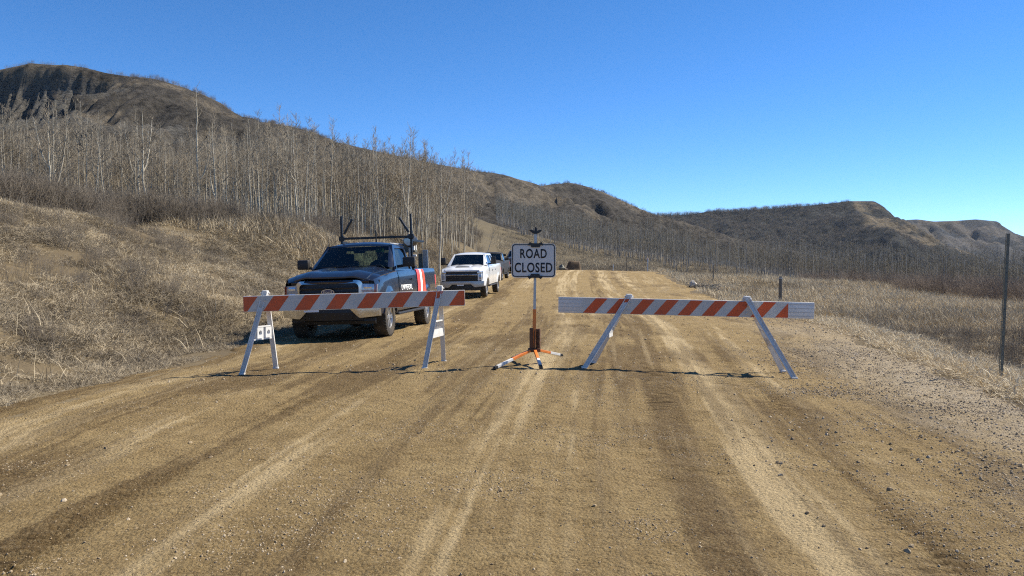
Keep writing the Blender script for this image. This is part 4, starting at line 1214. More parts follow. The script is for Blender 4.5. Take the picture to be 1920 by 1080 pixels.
# ------------------------------------------------------------------ pickup trucks
def pickup(name, label, loc, rotz, roll, pitch, P):
    """front bumper at local y=0 facing -Y, tail at +y, driver's side +x"""
    T = empty(name, loc); T.rotation_mode = 'XYZ'
    T.rotation_euler = Euler((pitch, roll, rotz), 'XYZ')
    sc = P.get('scale', 1.0); T.scale = (sc, sc, sc)
    tag(T, label, 'pickup truck', 'pickup trucks parked along the left side of the road')
    paint = P['paint']
    yf, yr, rw = P['yf'], P['yr'], P['rw']; ra = rw * 1.15; zc = rw
    Wl = P['W']; zt_l = P['zt']
    yend = P['len']; cab0, cab1 = P['cowl'], P['cab_end']
    ycs = lambda v, l: float(np.interp(v, [a for a, b in l], [b for a, b in l]))
    W = lambda y: ycs(y, Wl)
    ZT = lambda y: ycs(y, zt_l)
    zrk = P.get('rocker', 0.50)
    def sx(y, z):
        """half width of the flank"""
        w = W(y); zt = ZT(y)
        k = np.interp(z, [0.35, 0.55, 0.75, 1.0, zt - 0.10, zt], [0.955, 0.985, 1.0, 1.0, 0.985, 0.955])
        sh = 0.0
        for yc in (yf, yr):
            d = math.hypot(y - yc, z - zc)
            sh += 0.030 * math.exp(-((d - ra - 0.03) / 0.09) ** 2)
        return w * float(k) + sh
    def zbot(y):
        for yc in (yf, yr):
            if abs(y - yc) < ra:
                return max(zrk, zc + math.sqrt(max(0.0, ra * ra - (y - yc) ** 2)))
        return zrk
    ys = sorted(set([round(v, 4) for v in list(np.linspace(0.10, yend, 60)) + [yc + ra * math.cos(a) for yc in (yf, yr) for a in np.linspace(0, math.pi, 25)] + [yc + s * (ra + 0.001) for yc in (yf, yr) for s in (-1, 1)]]))
    body = MB()
    for s in (-1, 1):
        G = []
        for y in ys:
            b = zbot(y); t = ZT(y)
            G.append([(s * sx(y, b + (t - b) * q), y, b + (t - b) * q) for q in np.linspace(0, 1, 12)])
        body.grid(G, 0, s > 0)
        # arch returns
        for yc in (yf, yr):
            A = [(yc + ra * math.cos(a), zc + ra * math.sin(a)) for a in np.linspace(0.02, math.pi - 0.02, 21)]
            body.grid([[(s * sx(y, max(z, zrk)), y, max(z, zrk)), (s * (W(y) - 0.34), y, max(z, zrk))] for y, z in A], 0)
    # fender tops beside the bonnet
    hw = 0.80
    def hoodz(x, y):
        w = W(y); q = abs(x) / w
        z = ZT(y) + P['hood_up'] * (1 - q ** 3.2) + P['bulge'] * math.exp(-((abs(x) - 0.50) / 0.14) ** 2) * 0.6
        z -= P.get('hood_nose', 0.10) * max(0.0, 1 - (y - 0.06) / 0.32) ** 2
        return z
    hy = list(np.linspace(0.06, cab0 + 0.10, 22))
    for s in (-1, 1):
        body.grid([[(s * W(max(y, 0.1)) * q * (0.955 if q > 0.99 else 1), y + 0.10 * (q * q) * max(0, 1 - y / 0.5), hoodz(W(y) * q, y) if q < .99 else ZT(y)) for q in np.linspace(hw * 0.98, 1.0, 6)] for y in hy], 0, s < 0)
    # cab shell: roof
    rt = P['roof']; hr = P['roof_hw']; ws0, ws1 = P['ws_base'], P['ws_top']      # (y,z,hw)
    ry_ = list(np.linspace(ws1[0] - 0.02, cab1 - 0.10, 9))
    roof = []
    for y in ry_:
        f = np.interp(y, [ws1[0], ws1[0] + 0.25, cab1 - 0.3, cab1 - 0.10], [0.0, 1.0, 1.0, 0.35])
        roof.append([(hr * q, y + 0.0, ws1[1] + 0.012 + (rt - ws1[1]) * f * (1 - abs(q) ** 3.0)) for q in np.linspace(-1, 1, 13)])
    body.grid(roof, 0)
    # cab shell: side frames, one ring on each side round the door glass
    belt = P['belt']
    def cx(z): return float(np.interp(z, [belt - 0.02, ws1[1] + 0.02], [W(cab0 + .4) * 0.945, hr]))
    outer = [(ws0[0] + 0.05, belt - 0.02), (ws1[0] - 0.03, ws1[1] + 0.012), ((ws1[0] + cab1) / 2, ws1[1] + 0.012), (cab1 - 0.10, ws1[1] + 0.012), (cab1, belt - 0.02), ((ws1[0] + cab1) / 2, belt - 0.02)]
    o = outer
    inner = [(o[0][0] + 0.17, belt + 0.02), (o[1][0] + 0.08, ws1[1] - 0.065), (o[2][0], ws1[1] - 0.055), (o[3][0] - 0.12, ws1[1] - 0.065), (o[4][0] - 0.17, belt + 0.02), (o[5][0], belt + 0.02)]
    for s in (-1, 1):
        body.ring([(s * cx(z), y, z) for y, z in outer], [(s * (cx(z) + 0.004), y, z) for y, z in inner], (-s * 0.045, 0, 0))
    # windscreen posts and header, rear wall
    def wsp(u, v, out=0.0):
        """windscreen surface, u -1..1 across, v 0..1 up"""
        y = ws0[0] + (ws1[0] - ws0[0]) * v; z = ws0[1] + (ws1[1] - ws0[1]) * v; h = ws0[2] + (ws1[2] - ws0[2]) * v
        return (u * h, y - 0.13 * (1 - u * u) * (1 - 0.35 * v) - out, z + 0.02 * (1 - u * u) * v + out * 0.6)
    for s in (-1, 1):
        rows = []
        for v in np.linspace(0, 1, 8):
            a = wsp(s * 0.93, v, 0.006); b = wsp(s * 1.0, v)
            z = ws0[1] + (ws1[1] - ws0[1]) * v
            c_ = (s * (cx(max(z, belt)) + 0.001), ws0[0] + (ws1[0] - ws0[0]) * v + 0.05, z)
            rows.append([a, b, c_])
        body.grid(rows, 0)
    body.grid([[wsp(u, v, 0.005) for u in np.linspace(-1, 1, 11)] for v in (0.93, 1.02)], 0)
    body.grid([[(u * hr, cab1 - 0.10 + 0.02, ws1[1] + 0.02) for u in (-1, 0, 1)], [(u * hr * 1.01, cab1 - 0.085, ws1[1] - 0.08) for u in (-1, 0, 1)]], 0)
    for s in (-1, 1):
        body.grid([[(s * hr, cab1 - 0.09, ws1[1]), (s * hr * .82, cab1 - 0.09, ws1[1])], [(s * cx(belt), cab1 - 0.01, belt - .02), (s * cx(belt) * .82, cab1 - 0.01, belt - .02)]], 0)
    body.grid([[(u * W(cab1) * .96, cab1 - 0.01, belt) for u in (-1, 1)], [(u * W(cab1) * .96, cab1, 0.55) for u in (-1, 1)]], 0)
    # cowl and belt shelf
    body.grid([[(u * W(cab0) * .95, cab0 + .06, ZT(cab0) - .005) for u in (-1, 1)], [(u * W(cab0) * .95, cab0 + .5, belt - 0.03) for u in (-1, 1)]], 0)
    # load bed
    bz = ZT(cab1 + .3); bw = W(yr)
    for s in (-1, 1):
        body.grid([[(s * bw * .955, y, ZT(y)), (s * (bw - .11), y, ZT(y)), (s * (bw - .12), y, 0.86)] for y in np.linspace(cab1 + .03, yend, 5)], 0)
    body.grid([[(u * (bw - .11), y, 0.86) for u in (-1, 1)] for y in (cab1 + .03, yend)], 0)
    body.grid([[(u * (bw - .05), yend, z) for u in (-1, 1)] for z in (0.62, bz)], 0)
    body.grid([[(u * (bw - .05), cab1 + .03, z) for u in (-1, 1)] for z in (0.62, bz)], 0)
    bo = body.build('body', paint, T, angle=38)
    # chassis, wheel tubs
    ch = MB()
    ch.box((0, yend / 2, 0.56), (1.2, yend - 0.7, 0.30)); ch.box((0, yf, 0.70), (1.36, 1.1, 0.5)); ch.box((0, yr, 0.72), (1.3, 1.1, 0.3))
    ch.tube([(-.8, yf, rw), (.8, yf, rw)], 0.06); ch.tube([(-.8, yr, rw), (.8, yr, rw)], 0.07)
    ch.build('chassis', M_BLACK, T)
    # bonnet
    hd = MB()
    hd.slab([[(W(y) * q, y - 0.02 + 0.10 * (q * q) * max(0, 1 - y / 0.5), hoodz(W(y) * q, y) + 0.012) for q in np.linspace(-hw, hw, 25)] for y in hy[:-2]], (0, 0, -0.03))
    hdo = hd.build('bonnet', paint, T, angle=40)
    if P.get('scoop'):
        m = MB()
        m.slab([[(x, y, hoodz(x, y) + 0.012 + h) for x, h in ((-.36, 0), (-.30, .035), (0, .045), (.30, .035), (.36, 0))] for y in (0.42, .7, 1.15)], (0, 0, -0.02))
        m.build('scoop', paint, hdo, angle=40)
        m = MB(); m.slab([[(x, 0.405 - .01, hoodz(x, .41) + 0.014 + t * k) for x, k in ((-.33, .2), (-.28, 1), (0, 1.15), (.28, 1), (.33, .2))] for t in (0.0, .034)], (0, .02, 0))
        m.build('scoop_opening', M_TRIM, hdo)
    # front pieces
    fy = lambda x: 0.03 + 0.17 * (abs(x) / 1.0) ** 2.4
    def strip(mb, xs, zl, zh, off, th, mi=0, nz=3):
        R = []
        for q in np.linspace(0, 1, nz):
            R.append([(x, fy(x) + off + 0.03 * math.sin(math.pi * q) * -0.4, a + (b - a) * q) for x, a, b in zip(xs, zl, zh)])
        mb.slab(R, (0, th, 0), mi)
    lin = lambda a, b, n=9: list(np.linspace(a, b, n))
    wall = MB()
    xs = lin(-.96, .96, 21); strip(wall, xs, [0.54] * 21, [ZT(.2) - .03] * 21, 0.10, 0.05)
    wall.build('front_panel', M_TRIM, T)
    F = P['front']; F(T, P, strip, lin, fy, W, ZT, hoodz)
    # glazing
    g = MB(); g.grid([[wsp(u, v, 0.001) for u in np.linspace(-.94, .94, 15)] for v in np.linspace(0.02, .94, 8)])
    g.build('windscreen', P.get('glass', M_GLASS), T, smooth=True)
    for s in (-1, 1):
        g = MB()
        a, b, c_, d, e, f = inner
        if s > 0 and P.get('window_down'): pass
        g.grid([[(s * (cx(z) - 0.02), y, z) for y, z in (a, f, e)], [(s * (cx(z) - 0.02), y, z) for y, z in (b, c_, d)]])
        g.build('side_window', P.get('side_glass', M_GLASS_D), T, smooth=True)
    g = MB(); g.grid([[(u * hr * .82, cab1 - 0.085, ws1[1] - .07) for u in (-1, 1)], [(u * cx(belt) * .82, cab1 - 0.012, belt) for u in (-1, 1)]])
    g.build('rear_window', P.get('side_glass', M_GLASS_D), T)
    if P.get('crew'):
        for s in (-1, 1):
            m = MB(); ym = (inner[1][0] + inner[4][0]) / 2 + .1
            m.slab([[(s * (cx(z) + 0.006), y, z) for y in (ym - .05, ym + .05)] for z in lin(belt, ws1[1] - .05, 4)], (-s * .03, 0, 0))
            m.build('door_pillar', M_TRIM if P.get('dark_pillar') else paint, T)
    # doors
    dsp = P['doors']
    for s in (-1, 1):
        for (d0, d1) in dsp:
            m = MB()
            m.slab([[(s * (sx(y, z) + 0.007), y, z) for y in np.linspace(d0, d1, 9)] for z in np.linspace(zrk + .07, ZT((d0 + d1) / 2) - .012, 9)], (-s * .012, 0, 0))
            do = m.build('door', paint, T, angle=40)
            m = MB(); yh = d1 - 0.17; zh = ZT(yh) - .20
            m.box((s * (sx(yh, zh) + .03), yh, zh), (.03, .19, .032), 0, None, .008)
            m.build('handle', P.get('handle', paint), do)
            m = MB()   # shut lines
            for yy in (d0, d1):
                m.slab([[(s * (sx(yy, z) + .0035), yy + t, z) for t in (-.007, .007)] for z in lin(zrk + .06, ZT(yy), 6)], (-s * .01, 0, 0))
            m.build('door_gap', M_TRIM, do)
    # running board
    for s in (-1, 1):
        m = MB(); m.box((s * (W(2.5) - .02), (yf + yr) / 2, zrk - .06), (.14, (yr - yf) - 2 * ra - .1, .05), 0, None, .012)
        m.build('running_board', M_BLACK, T)
        for yc in (yf, yr):
            m = MB()
            A = np.linspace(0.0, math.pi, 25)
            inn = [(s * (sx(yc + (ra) * math.cos(a), zc + ra * math.sin(a)) + 0.012), yc + ra * math.cos(a), max(zc + ra * math.sin(a), zrk - .02)) for a in A]
            out = [(s * (sx(yc + (ra + .055) * math.cos(a), zc + (ra + .055) * math.sin(a)) + 0.010), yc + (ra + .055) * math.cos(a), max(zc + (ra + .055) * math.sin(a), zrk - .02)) for a in A]
            m.slab([inn, out], (-s * .03, 0, 0))
            m.build('wheel_arch', P.get('arch', paint), T, angle=40)
            wheel(T, (s * P['track'], yc, rw), rw, P.get('tw', .28), s, P.get('spokes', 6), P.get('detail', True))
    # mirrors
    for s in (-1, 1):
        mw, mh = P['mirror']
        m = MB(); ymr = cab0 + 0.30; zm = belt + .06 + mh / 2
        xo = cx(belt) + .12
        m.box((s * (xo + mw / 2), ymr, zm), (mw, .14, mh), 0, Euler((0, 0, s * .12)).to_matrix(), .03)
        m.beam((s * (cx(belt) - .02), ymr + .05, belt + .07), (s * (xo + .03), ymr + .02, belt + .09), .06, .05, 0, (0, 0, 1))
        mo = m.build('mirror', P.get('mirror_mat', M_BLACK), T, angle=40)
        m = MB(); m.box((s * (xo + mw / 2), ymr + .076, zm), (mw * .8, .006, mh * .8), 0, Euler((0, 0, s * .12)).to_matrix())
        m.build('mirror_glass', M_CHROME, mo)
    # inside
    m = MB()
    m.slab([[(x, ws0[0] + .03 + dy, ws0[1] - .05 - dz) for x in lin(-.76, .76, 5)] for dy, dz in ((0, .0), (.35, .0), (.62, .05), (.68, .25))], (0, 0, -.04))
    m.build('dashboard', M_INT, T)
    ysx = ws1[0] + .12
    for s in (-1, 1):
        m = MB()
        m.box((s * .42, ysx - .05, .98), (.52, .54, .18), 0, None, .05)
        m.box((s * .42, ysx + .28, 1.32), (.50, .16, .62), 0, Euler((-.22, 0, 0)).to_matrix(), .05)
        m.box((s * .42, ysx + .36, 1.70), (.26, .10, .18), 0, None, .04)
        m.build('seat', M_INT, T, angle=40)
    m = MB()
    for k in range(24):
        a0, a1 = 2 * math.pi * k / 24, 2 * math.pi * (k + 1) / 24
        f_ = lambda a: (.42 + .185 * math.cos(a), ws0[0] + .60 - .07 * math.sin(a), ws0[1] - .10 + .17 * math.sin(a))
        m.tube([f_(a0), f_(a1)], .014, 5, 0, False)
    m.tube([(.42, ws0[0] + .60, ws0[1] - .10), (.42, ws0[0] + .40, ws0[1] - .2)], .03, 6)
    m.beam((.25, ws0[0] + .60, ws0[1] - .10), (.59, ws0[0] + .60, ws0[1] - .10), .03, .02, 0, (0, 0, 1))
    m.build('steering_wheel', M_INT, T)
    m = MB(); m.box((0, ws1[0] - .06, ws1[1] - .13), (.25, .03, .07), 0, None, .012); m.build('rear_view_mirror', M_BLACK, T)
    # wipers
    for x0, x1 in ((-.62, .0), (.05, .62)):
        m = MB(); p = wsp(x0 / .8, .03, .02); q = wsp(x1 / .8, .07, .02); m.tube([p, q], .008, 4); m.build('wiper', M_TRIM, T)
    # tail lamps and plate
    for s in (-1, 1):
        m = MB(); m.box((s * (W(yend) - .06), yend - .01, 1.05), (.12, .10, .42), 0, None, .02); m.build('tail_lamp', M_REDPINK, T)
    m = MB(); m.box((0, yend + .06, .62), (1.7, .14, .16), 0, None, .03); m.build('rear_bumper', M_CHROME, T)
    px_, pz_ = P['plate']
    m = MB(); m.box((px_, fy(px_) - .045, pz_), (.31, .012, .16), 0, None, .004); po = m.build('licence_plate', M_PLATE, T)
    m = MB()
    for k in range(7): m.box((px_ - .11 + k * .037, fy(px_) - .053, pz_ - .01), (.020 + .006 * (k % 3), .003, .05))
    m.box((px_, fy(px_) - .053, pz_ + .052), (.12, .003, .016))
    m.build('plate_print', M_GREYTXT, po)
    return T, dict(sx=sx, cx=cx, W=W, ZT=ZT, fy=fy, hoodz=hoodz)

def front_blue(T, P, strip, lin, fy, W, ZT, hoodz):
    # grille surround
    def rr(w, h, cz, r, n=5):
        pts = []
        for (sx_, sz_, a0) in ((1, 1, 0), (-1, 1, 90), (-1, -1, 180), (1, -1, 270)):
            for k in range(n):
                a = math.radians(a0 + 90 * k / (n - 1))
                pts.append((sx_ * (w - r) + r * math.cos(a), cz + sz_ * (h - r) + r * math.sin(a)))
        return pts
    out = rr(.68, .225, .965, .10); inn = rr(.605, .175, .955, .08)
    m = MB(); m.ring([(x, fy(x) - .035, z) for x, z in out], [(x, fy(x) - .045, z) for x, z in inn], (0, .09, 0))
    go = m.build('grille', M_CHROME, T, angle=40)
    m = MB(); xs = lin(-.62, .62, 17); strip(m, xs, [.79] * 17, [1.13] * 17, .02, .04); m.build('grille_mesh', M_TRIM, go)
    for zz in (.865, .955, 1.045):
        m = MB(); xs = lin(-.60, .60, 17); strip(m, xs, [zz - .028] * 17, [zz + .028] * 17, -.012, .03); m.build('grille_bar', M_BLACK, go)
    # oval badge
    def oval(a, b, y, n=28): return [(a * math.cos(t), y, .965 + b * math.sin(t)) for t in np.linspace(0, 2 * math.pi, n, endpoint=False)]
    m = MB(); m.prism(oval(.135, .058, -.045), (0, .02, 0)); m.prism(oval(.12, .046, -.049), (0, .003, 0), 1)
    m.build('badge', [M_CHROME, M_FBLUE], go)
    tx = bpy.data.objects.new('badge_lettering', text_mesh('Ford', .165, .06, M_CHROME, .002)); link(tx, go); tx.location = (0, -.050, .965)
    for s in (-1, 1):
        m = MB(); xs = [s * v for v in lin(.66, .955, 9)]
        strip(m, xs, lin(.845, .86), lin(1.115, 1.10), -.035, .10); ho = m.build('headlight', M_LAMP, T, angle=40)
        m = MB(); xs = [s * v for v in lin(.70, .85, 6)]; strip(m, xs, [1.01] * 6, [1.08] * 6, -.042, .01); m.build('lamp_reflector', M_LAMP_W, ho)
        m = MB(); xs = [s * v for v in lin(.70, .85, 6)]; strip(m, xs, [.885] * 6, [.95] * 6, -.042, .01); m.build('low_beam', M_LAMP_W, ho)
        m = MB(); xs = [s * v for v in lin(.70, .86, 6)]; strip(m, xs, [.862] * 6, [.874] * 6, -.043, .01); m.build('turn_signal', M_AMBER, ho)
        m = MB(); xs = [s * v for v in lin(.90, .945, 5)]; strip(m, xs, [.87] * 5, [1.09] * 5, -.040, .01); m.build('side_marker', M_AMBER, ho)
        m = MB(); xs = [s * v for v in lin(.60, .97, 9)]; strip(m, xs, lin(.775, .80), lin(.845, .855), -.05, .10); m.build('headlight_trim', M_CHROME, T, angle=40)
        # bumper ends
        m = MB(); xs = [s * v for v in lin(.40, .985, 12)]
        strip(m, xs, list(np.interp(lin(.40, .985, 12), [.40, .60, .985], [.65, .44, .47])), [.775] * 12, -.06, .13, 0, 4)
        m.build('bumper', M_CHROME, T, angle=40)
        m = MB(); m.tube([(s * .48, -.03, .50), (s * .48, -.09, .50), (s * .48, -.09, .44), (s * .48, -.03, .44)], .014, 6); m.build('tow_hook', M_TRIM, T)
        m = MB(); xs = [s * v for v in lin(.70, .80, 5)]; strip(m, xs, [.60] * 5, [.69] * 5, -.062, .03); m.build('fog_lamp', M_TRIM, T)
    m = MB(); xs = lin(-.42, .42, 11); strip(m, xs, [.705] * 11, [.775] * 11, -.06, .12); m.build('bumper', M_CHROME, T, angle=40)
    m = MB(); xs = lin(-.66, .66, 13); strip(m, xs, [.40] * 13, [.70] * 13, -.01, .06); m.build('lower_intake', M_TRIM, T)
    m = MB(); xs = lin(-.86, .86, 17); strip(m, xs, [.31] * 17, [.43] * 17, .13, .06); m.build('air_dam', M_TRIM, T)
    m = MB(); xs = lin(-.80, .80, 17); strip(m, xs, [1.135] * 17, [1.19] * 17, -.02, .10); m.build('bonnet_lip', P['paint'], T, angle=40)

def front_white(T, P, strip, lin, fy, W, ZT, hoodz):
    m = MB(); xs = lin(-.80, .80, 19); strip(m, xs, [.78] * 19, [1.22] * 19, -.01, .06); go = m.build('grille', M_TRIM, T, angle=40)
    m = MB(); xs = lin(-.72, .72, 17); strip(m, xs, [1.035] * 17, [1.095] * 17, -.035, .05); m.build('grille_bar', M_SILVER, go)
    tx = bpy.data.objects.new('grille_lettering', text_mesh('CHEVROLET', 1.0, .05, M_TRIM, .003)); link(tx, go); tx.location = (0, -.012, 1.065)
    for zz in (.84, .92, 1.0):
        m = MB(); xs = lin(-.72, .72, 17); strip(m, xs, [zz - .018] * 17, [zz + .018] * 17, -.025, .03); m.build('grille_bar', M_BLACK, go)
    for s in (-1, 1):
        m = MB(); xs = [s * v for v in lin(.72, .97, 7)]; strip(m, xs, lin(1.12, 1.13, 7), lin(1.20, 1.22, 7), -.03, .08); ho = m.build('headlight', M_LAMP_W, T, angle=40)
        m = MB(); xs = [s * v for v in lin(.74, .93, 6)]; strip(m, xs, [1.145] * 6, [1.165] * 6, -.036, .01); m.build('lamp_strip', M_TRIM, ho)
        m = MB(); xs = [s * v for v in lin(.74, .965, 7)]; strip(m, xs, lin(.80, .82, 7), [1.115] * 7, -.02, .08); lo = m.build('lower_lamp', P['paint'], T, angle=40)
        m = MB(); xs = [s * v for v in lin(.79, .93, 6)]; strip(m, xs, [.86] * 6, [1.06] * 6, -.034, .03); m.build('lamp_lens', M_LAMP, lo)
        m = MB(); xs = [s * v for v in lin(.45, 1.0, 9)]; strip(m, xs, list(np.interp(lin(.45, 1.0), [.45, .6, 1.0], [.62, .50, .54])), [.78] * 9, -.06, .14, 0, 4); m.build('bumper', M_SILVER, T, angle=40)
        m = MB(); m.tube([(s * .50, -.02, .50), (s * .50, -.08, .50), (s * .50, -.08, .45)], .016, 6); m.build('tow_hook', M_TRIM, T)
    m = MB(); xs = lin(-.46, .46, 11); strip(m, xs, [.64] * 11, [.78] * 11, -.06, .12); m.build('bumper', M_SILVER, T, angle=40)
    m = MB(); xs = lin(-.85, .85, 15); strip(m, xs, [.36] * 15, [.62] * 15, .03, .06); m.build('air_dam', M_BLACK, T)
    m = MB(); xs = lin(-.82, .82, 17); strip(m, xs, [1.215] * 17, [1.28] * 17, -.01, .10); m.build('bonnet_lip', P['paint'], T, angle=40)

def front_dark(T, P, strip, lin, fy, W, ZT, hoodz):
    m = MB(); xs = lin(-.62, .62, 15); strip(m, xs, [.80] * 15, [1.14] * 15, -.01, .06); go = m.build('grille', M_TRIM, T)
    for zz in (.90, 1.02):
        m = MB(); xs = lin(-.60, .60, 13); strip(m, xs, [zz - .02] * 13, [zz + .02] * 13, -.03, .03); m.build('grille_bar', M_CHROME, go)
    for s in (-1, 1):
        m = MB(); xs = [s * v for v in lin(.64, .95, 7)]; strip(m, xs, [.92] * 7, [1.12] * 7, -.02, .08); m.build('headlight', M_LAMP_W, T)
    m = MB(); xs = lin(-.98, .98, 19); strip(m, xs, [.54] * 19, [.77] * 19, -.05, .12); m.build('bumper', M_SILVER, T, angle=40)
    m = MB(); xs = lin(-.80, .80, 17); strip(m, xs, [1.14] * 17, [1.20] * 17, -.01, .10); m.build('bonnet_lip', P['paint'], T)

BLUE = dict(paint=M_PAINT_NAVY, yf=.96, yr=4.62, rw=.405, W=[(.05, .90), (.12, .945), (.22, .97), (.45, .99), (.9, 1.0), (5.0, 1.0), (5.8, .985)],
            hood_nose=.055, zt=[(.05, 1.19), (.4, 1.25), (1.0, 1.30), (1.6, 1.345), (3.3, 1.38), (3.38, 1.38), (3.42, 1.42), (5.8, 1.43)], len=5.78, cowl=1.60, cab_end=3.34,
            hood_up=.115, bulge=.035, roof=2.03, roof_hw=.74, ws_base=(1.56, 1.445, .87), ws_top=(2.24, 1.945, .72), belt=1.385, doors=[(1.74, 3.10)],
            track=.855, mirror=(.27, .215), plate=(-.36, .655), front=front_blue, handle=M_TRIM, arch=M_PAINT_NAVY, side_glass=M_GLASS)
WHITE = dict(paint=M_PAINT_WHITE, yf=1.02, yr=5.0, rw=.425, W=[(.05, .86), (.12, .93), (.25, .985), (.6, 1.02), (.9, 1.03), (5.4, 1.03), (6.3, 1.01)],
             zt=[(.05, 1.22), (.4, 1.30), (1.0, 1.36), (1.7, 1.40), (4.3, 1.42), (4.4, 1.46), (6.3, 1.47)], len=6.25, cowl=1.70, cab_end=4.3, rocker=.56,
             hood_up=.09, bulge=.03, roof=2.06, roof_hw=.74, ws_base=(1.66, 1.47, .84), ws_top=(2.42, 1.98, .72), belt=1.44, doors=[(1.86, 2.95), (2.99, 4.05)],
             track=.875, mirror=(.24, .34), plate=(-.05, .66), front=front_white, scoop=True, crew=True, handle=M_TRIM, scale=1.07, glass=M_GLASS_D, side_glass=M_GLASS_D, detail=False, spokes=8)
DARK = dict(BLUE, paint=M_PAINT_DARK, arch=M_BLACK, front=front_dark, glass=M_GLASS_D, side_glass=M_GLASS_D, detail=False, plate=(0, .64))

DARK2 = dict(DARK, paint=M_BLACK)
def seat_on_road(x, y, rz_):
    return rz(x, y)

bx, by, brz = -3.60, 15.80, math.radians(-6.0)
blue, BG = pickup('pickup_truck', 'navy blue service pickup with black roof rack and orange stripes, parked nearest the barricade', (bx, by, rz(-3.1, 17.5) - .01), brz, -0.030, 0.0, BLUE)
wx_, wy_ = -2.42, 38.6
white, WG = pickup('pickup_truck', 'white crew cab pickup with black grille parked behind the navy truck', (wx_, wy_, rz(-1.8, 39.5) - .01), math.radians(-6.5), -0.02, 0.028, WHITE)
ute, UG = pickup('pickup_truck', 'dark pickup half hidden behind the white pickup', (-1.75, 57.0, rz(-1.7, 58.0)), math.radians(-6), 0.0, 0.03, DARK2)
dark, DG = pickup('pickup_truck', 'dark blue pickup farthest up the road, mostly hidden by the road closed sign', (0.35, 70.0, rz(.5, 71.0)), math.radians(-5), 0.0, 0.02, DARK)

# lettering and stripes on the navy truck
def flank(P, G, poly_cols, off, name, mat, parent):
    """a vinyl patch on the driver's side: columns of (y, z0, z1) rows"""
    m = MB()
    m.slab([[(G['sx'](y, z) + off, y, z) for (y, z) in row] for row in poly_cols], (-.003, 0, 0))
    return m.build(name, mat, parent, angle=40)
def swoosh(y0, y1, y2, w):
    """curved upright band: y at bottom, middle, top"""
    rows = []
    for t in np.linspace(0, 1, 12):
        z = .60 + (1.40 - .60) * t
        yb = y0 * (1 - t) ** 2 + 2 * y1 * t * (1 - t) + y2 * t * t
        rows.append([(yb, z), (yb + w * .5, z), (yb + w, z)])
    return rows
flank(BLUE, BG, swoosh(3.44, 3.62, 3.46, .30), .012, 'stripe', M_REDPINK, blue)
flank(BLUE, BG, swoosh(3.74, 3.95, 3.78, .22), .012, 'stripe', M_WHITE, blue)
flank(BLUE, BG, swoosh(3.965, 4.26, 4.02, .24), .013, 'stripe', M_REDORANGE, blue)
tm = text_mesh('UNIVERSAL', 1.05, .13, M_WHITE, .003, .02)
for v in tm.vertices:
    y = 2.42 + v.co.x; z = .99 + v.co.z; d = -v.co.y
    v.co = Vector((BG['sx'](y, z) + .010 + d, y, z))
link(bpy.data.objects.new('door_lettering', tm), blue)
flank(BLUE, BG, [[(1.90, .80), (2.2, .80), (2.5, .80)], [(1.90, .88), (2.2, .88), (2.5, .88)]], .010, 'door_lettering_red', M_REDPINK, blue)

# ladder rack behind the navy cab
m = MB()
yk = 3.62; zb_ = 2.19
m.beam((-.93, yk, zb_), (.93, yk, zb_), .055, .055, 0, (0, 1, 0), .006)
for s in (-1, 1):
    m.beam((s * .86, yk, 1.40), (s * .86, yk, 2.74), .05, .05, 0, (1, 0, 0), .006)
    m.beam((s * .80, yk, 2.30), (s * .58, yk, 2.66), .055, .05, 0, (0, 1, 0), .004)
    m.beam((s * .86, yk + .02, 2.10), (s * .93, yk + 1.0, 2.10), .05, .05, 0, (0, 0, 1))
    m.box((s * .86, yk, zb_), (.12, .08, .12), 0, None, .01)
    m.box((s * .90, yk, 1.45), (.12, .22, .08), 0, None, .01)
m.build('ladder_rack', M_TRIM, blue)
m = MB(); m.tube([(.02, yk - .1, 1.95), (.02, yk - .1, 2.36)], .018, 6); m.build('rack_pin', M_TRIM, blue)
m = MB(); m.tube([(-.80, 1.42, 1.34), (-.81, 1.44, 1.9)], [.005, .003], 5); m.build('antenna', M_TRIM, blue)

def child_world(parent, p):
    return parent.matrix_world @ Vector(p)
bpy.context.view_layer.update()
# gear standing in the load bed
def bed_thing(name, label, cat, y, x):
    e = empty(name, child_world(blue, (x, y, 0.875)), blue.rotation_euler); tag(e, label, cat); return e
e = bed_thing('work_light', 'black swivelling work light with white mount behind the navy cab', 'work light', 3.95, .74)
m = MB(); m.tube([(0, 0, 0), (0, 0, 1.12)], .03, 8); m.build('pole', M_GALV, e)
m = MB(); m.lathe([(-.20, .02), (-.20, .12), (-.05, .16), (.12, .15), (.20, .05)], 18, 'y', (.02, .02, 1.22)); m.build('lamp_housing', M_TRIM, e, angle=40)
m = MB(); m.lathe([(-.205, .001), (-.205, .115)], 18, 'y', (.02, .02, 1.22)); m.build('lens', M_LAMP, e)
m = MB(); m.box((.10, -.02, 1.10), (.05, .06, .22), 0, None, .01); m.box((.12, -.02, .86), (.09, .06, .05), 0, None, .01); m.build('bracket', M_WHITE, e)
e = bed_thing('equipment_box', 'grey control box on a dark post in the navy truck bed', 'control box', 4.85, .52)
m = MB(); m.beam((0, 0, 0), (0, 0, 1.0), .06, .06); m.beam((0, 0, .05), (-.28, -.1, 1.1), .035, .035); m.build('post', M_TRIM, e)
m = MB(); m.box((.02, 0, 1.12), (.30, .24, .30), 0, None, .015); m.build('housing', M_POST, e)
m = MB(); m.box((.02, 0, 1.285), (.34, .28, .03), 0, None, .008); m.build('lid', M_GALV, e)
m = MB(); m.box((.176, -.03, 1.12), (.012, .06, .18)); m.build('latch', M_WHITE, e)
m = MB(); m.tube([(-.15, -.05, 1.16), (-.45, -.25, 1.20)], .03, 8); m.build('arm', M_GALV, e)
e = bed_thing('folded_sign_panel', 'narrow pale grey panel standing upright at the tail of the navy truck bed', 'panel', 5.45, .80)
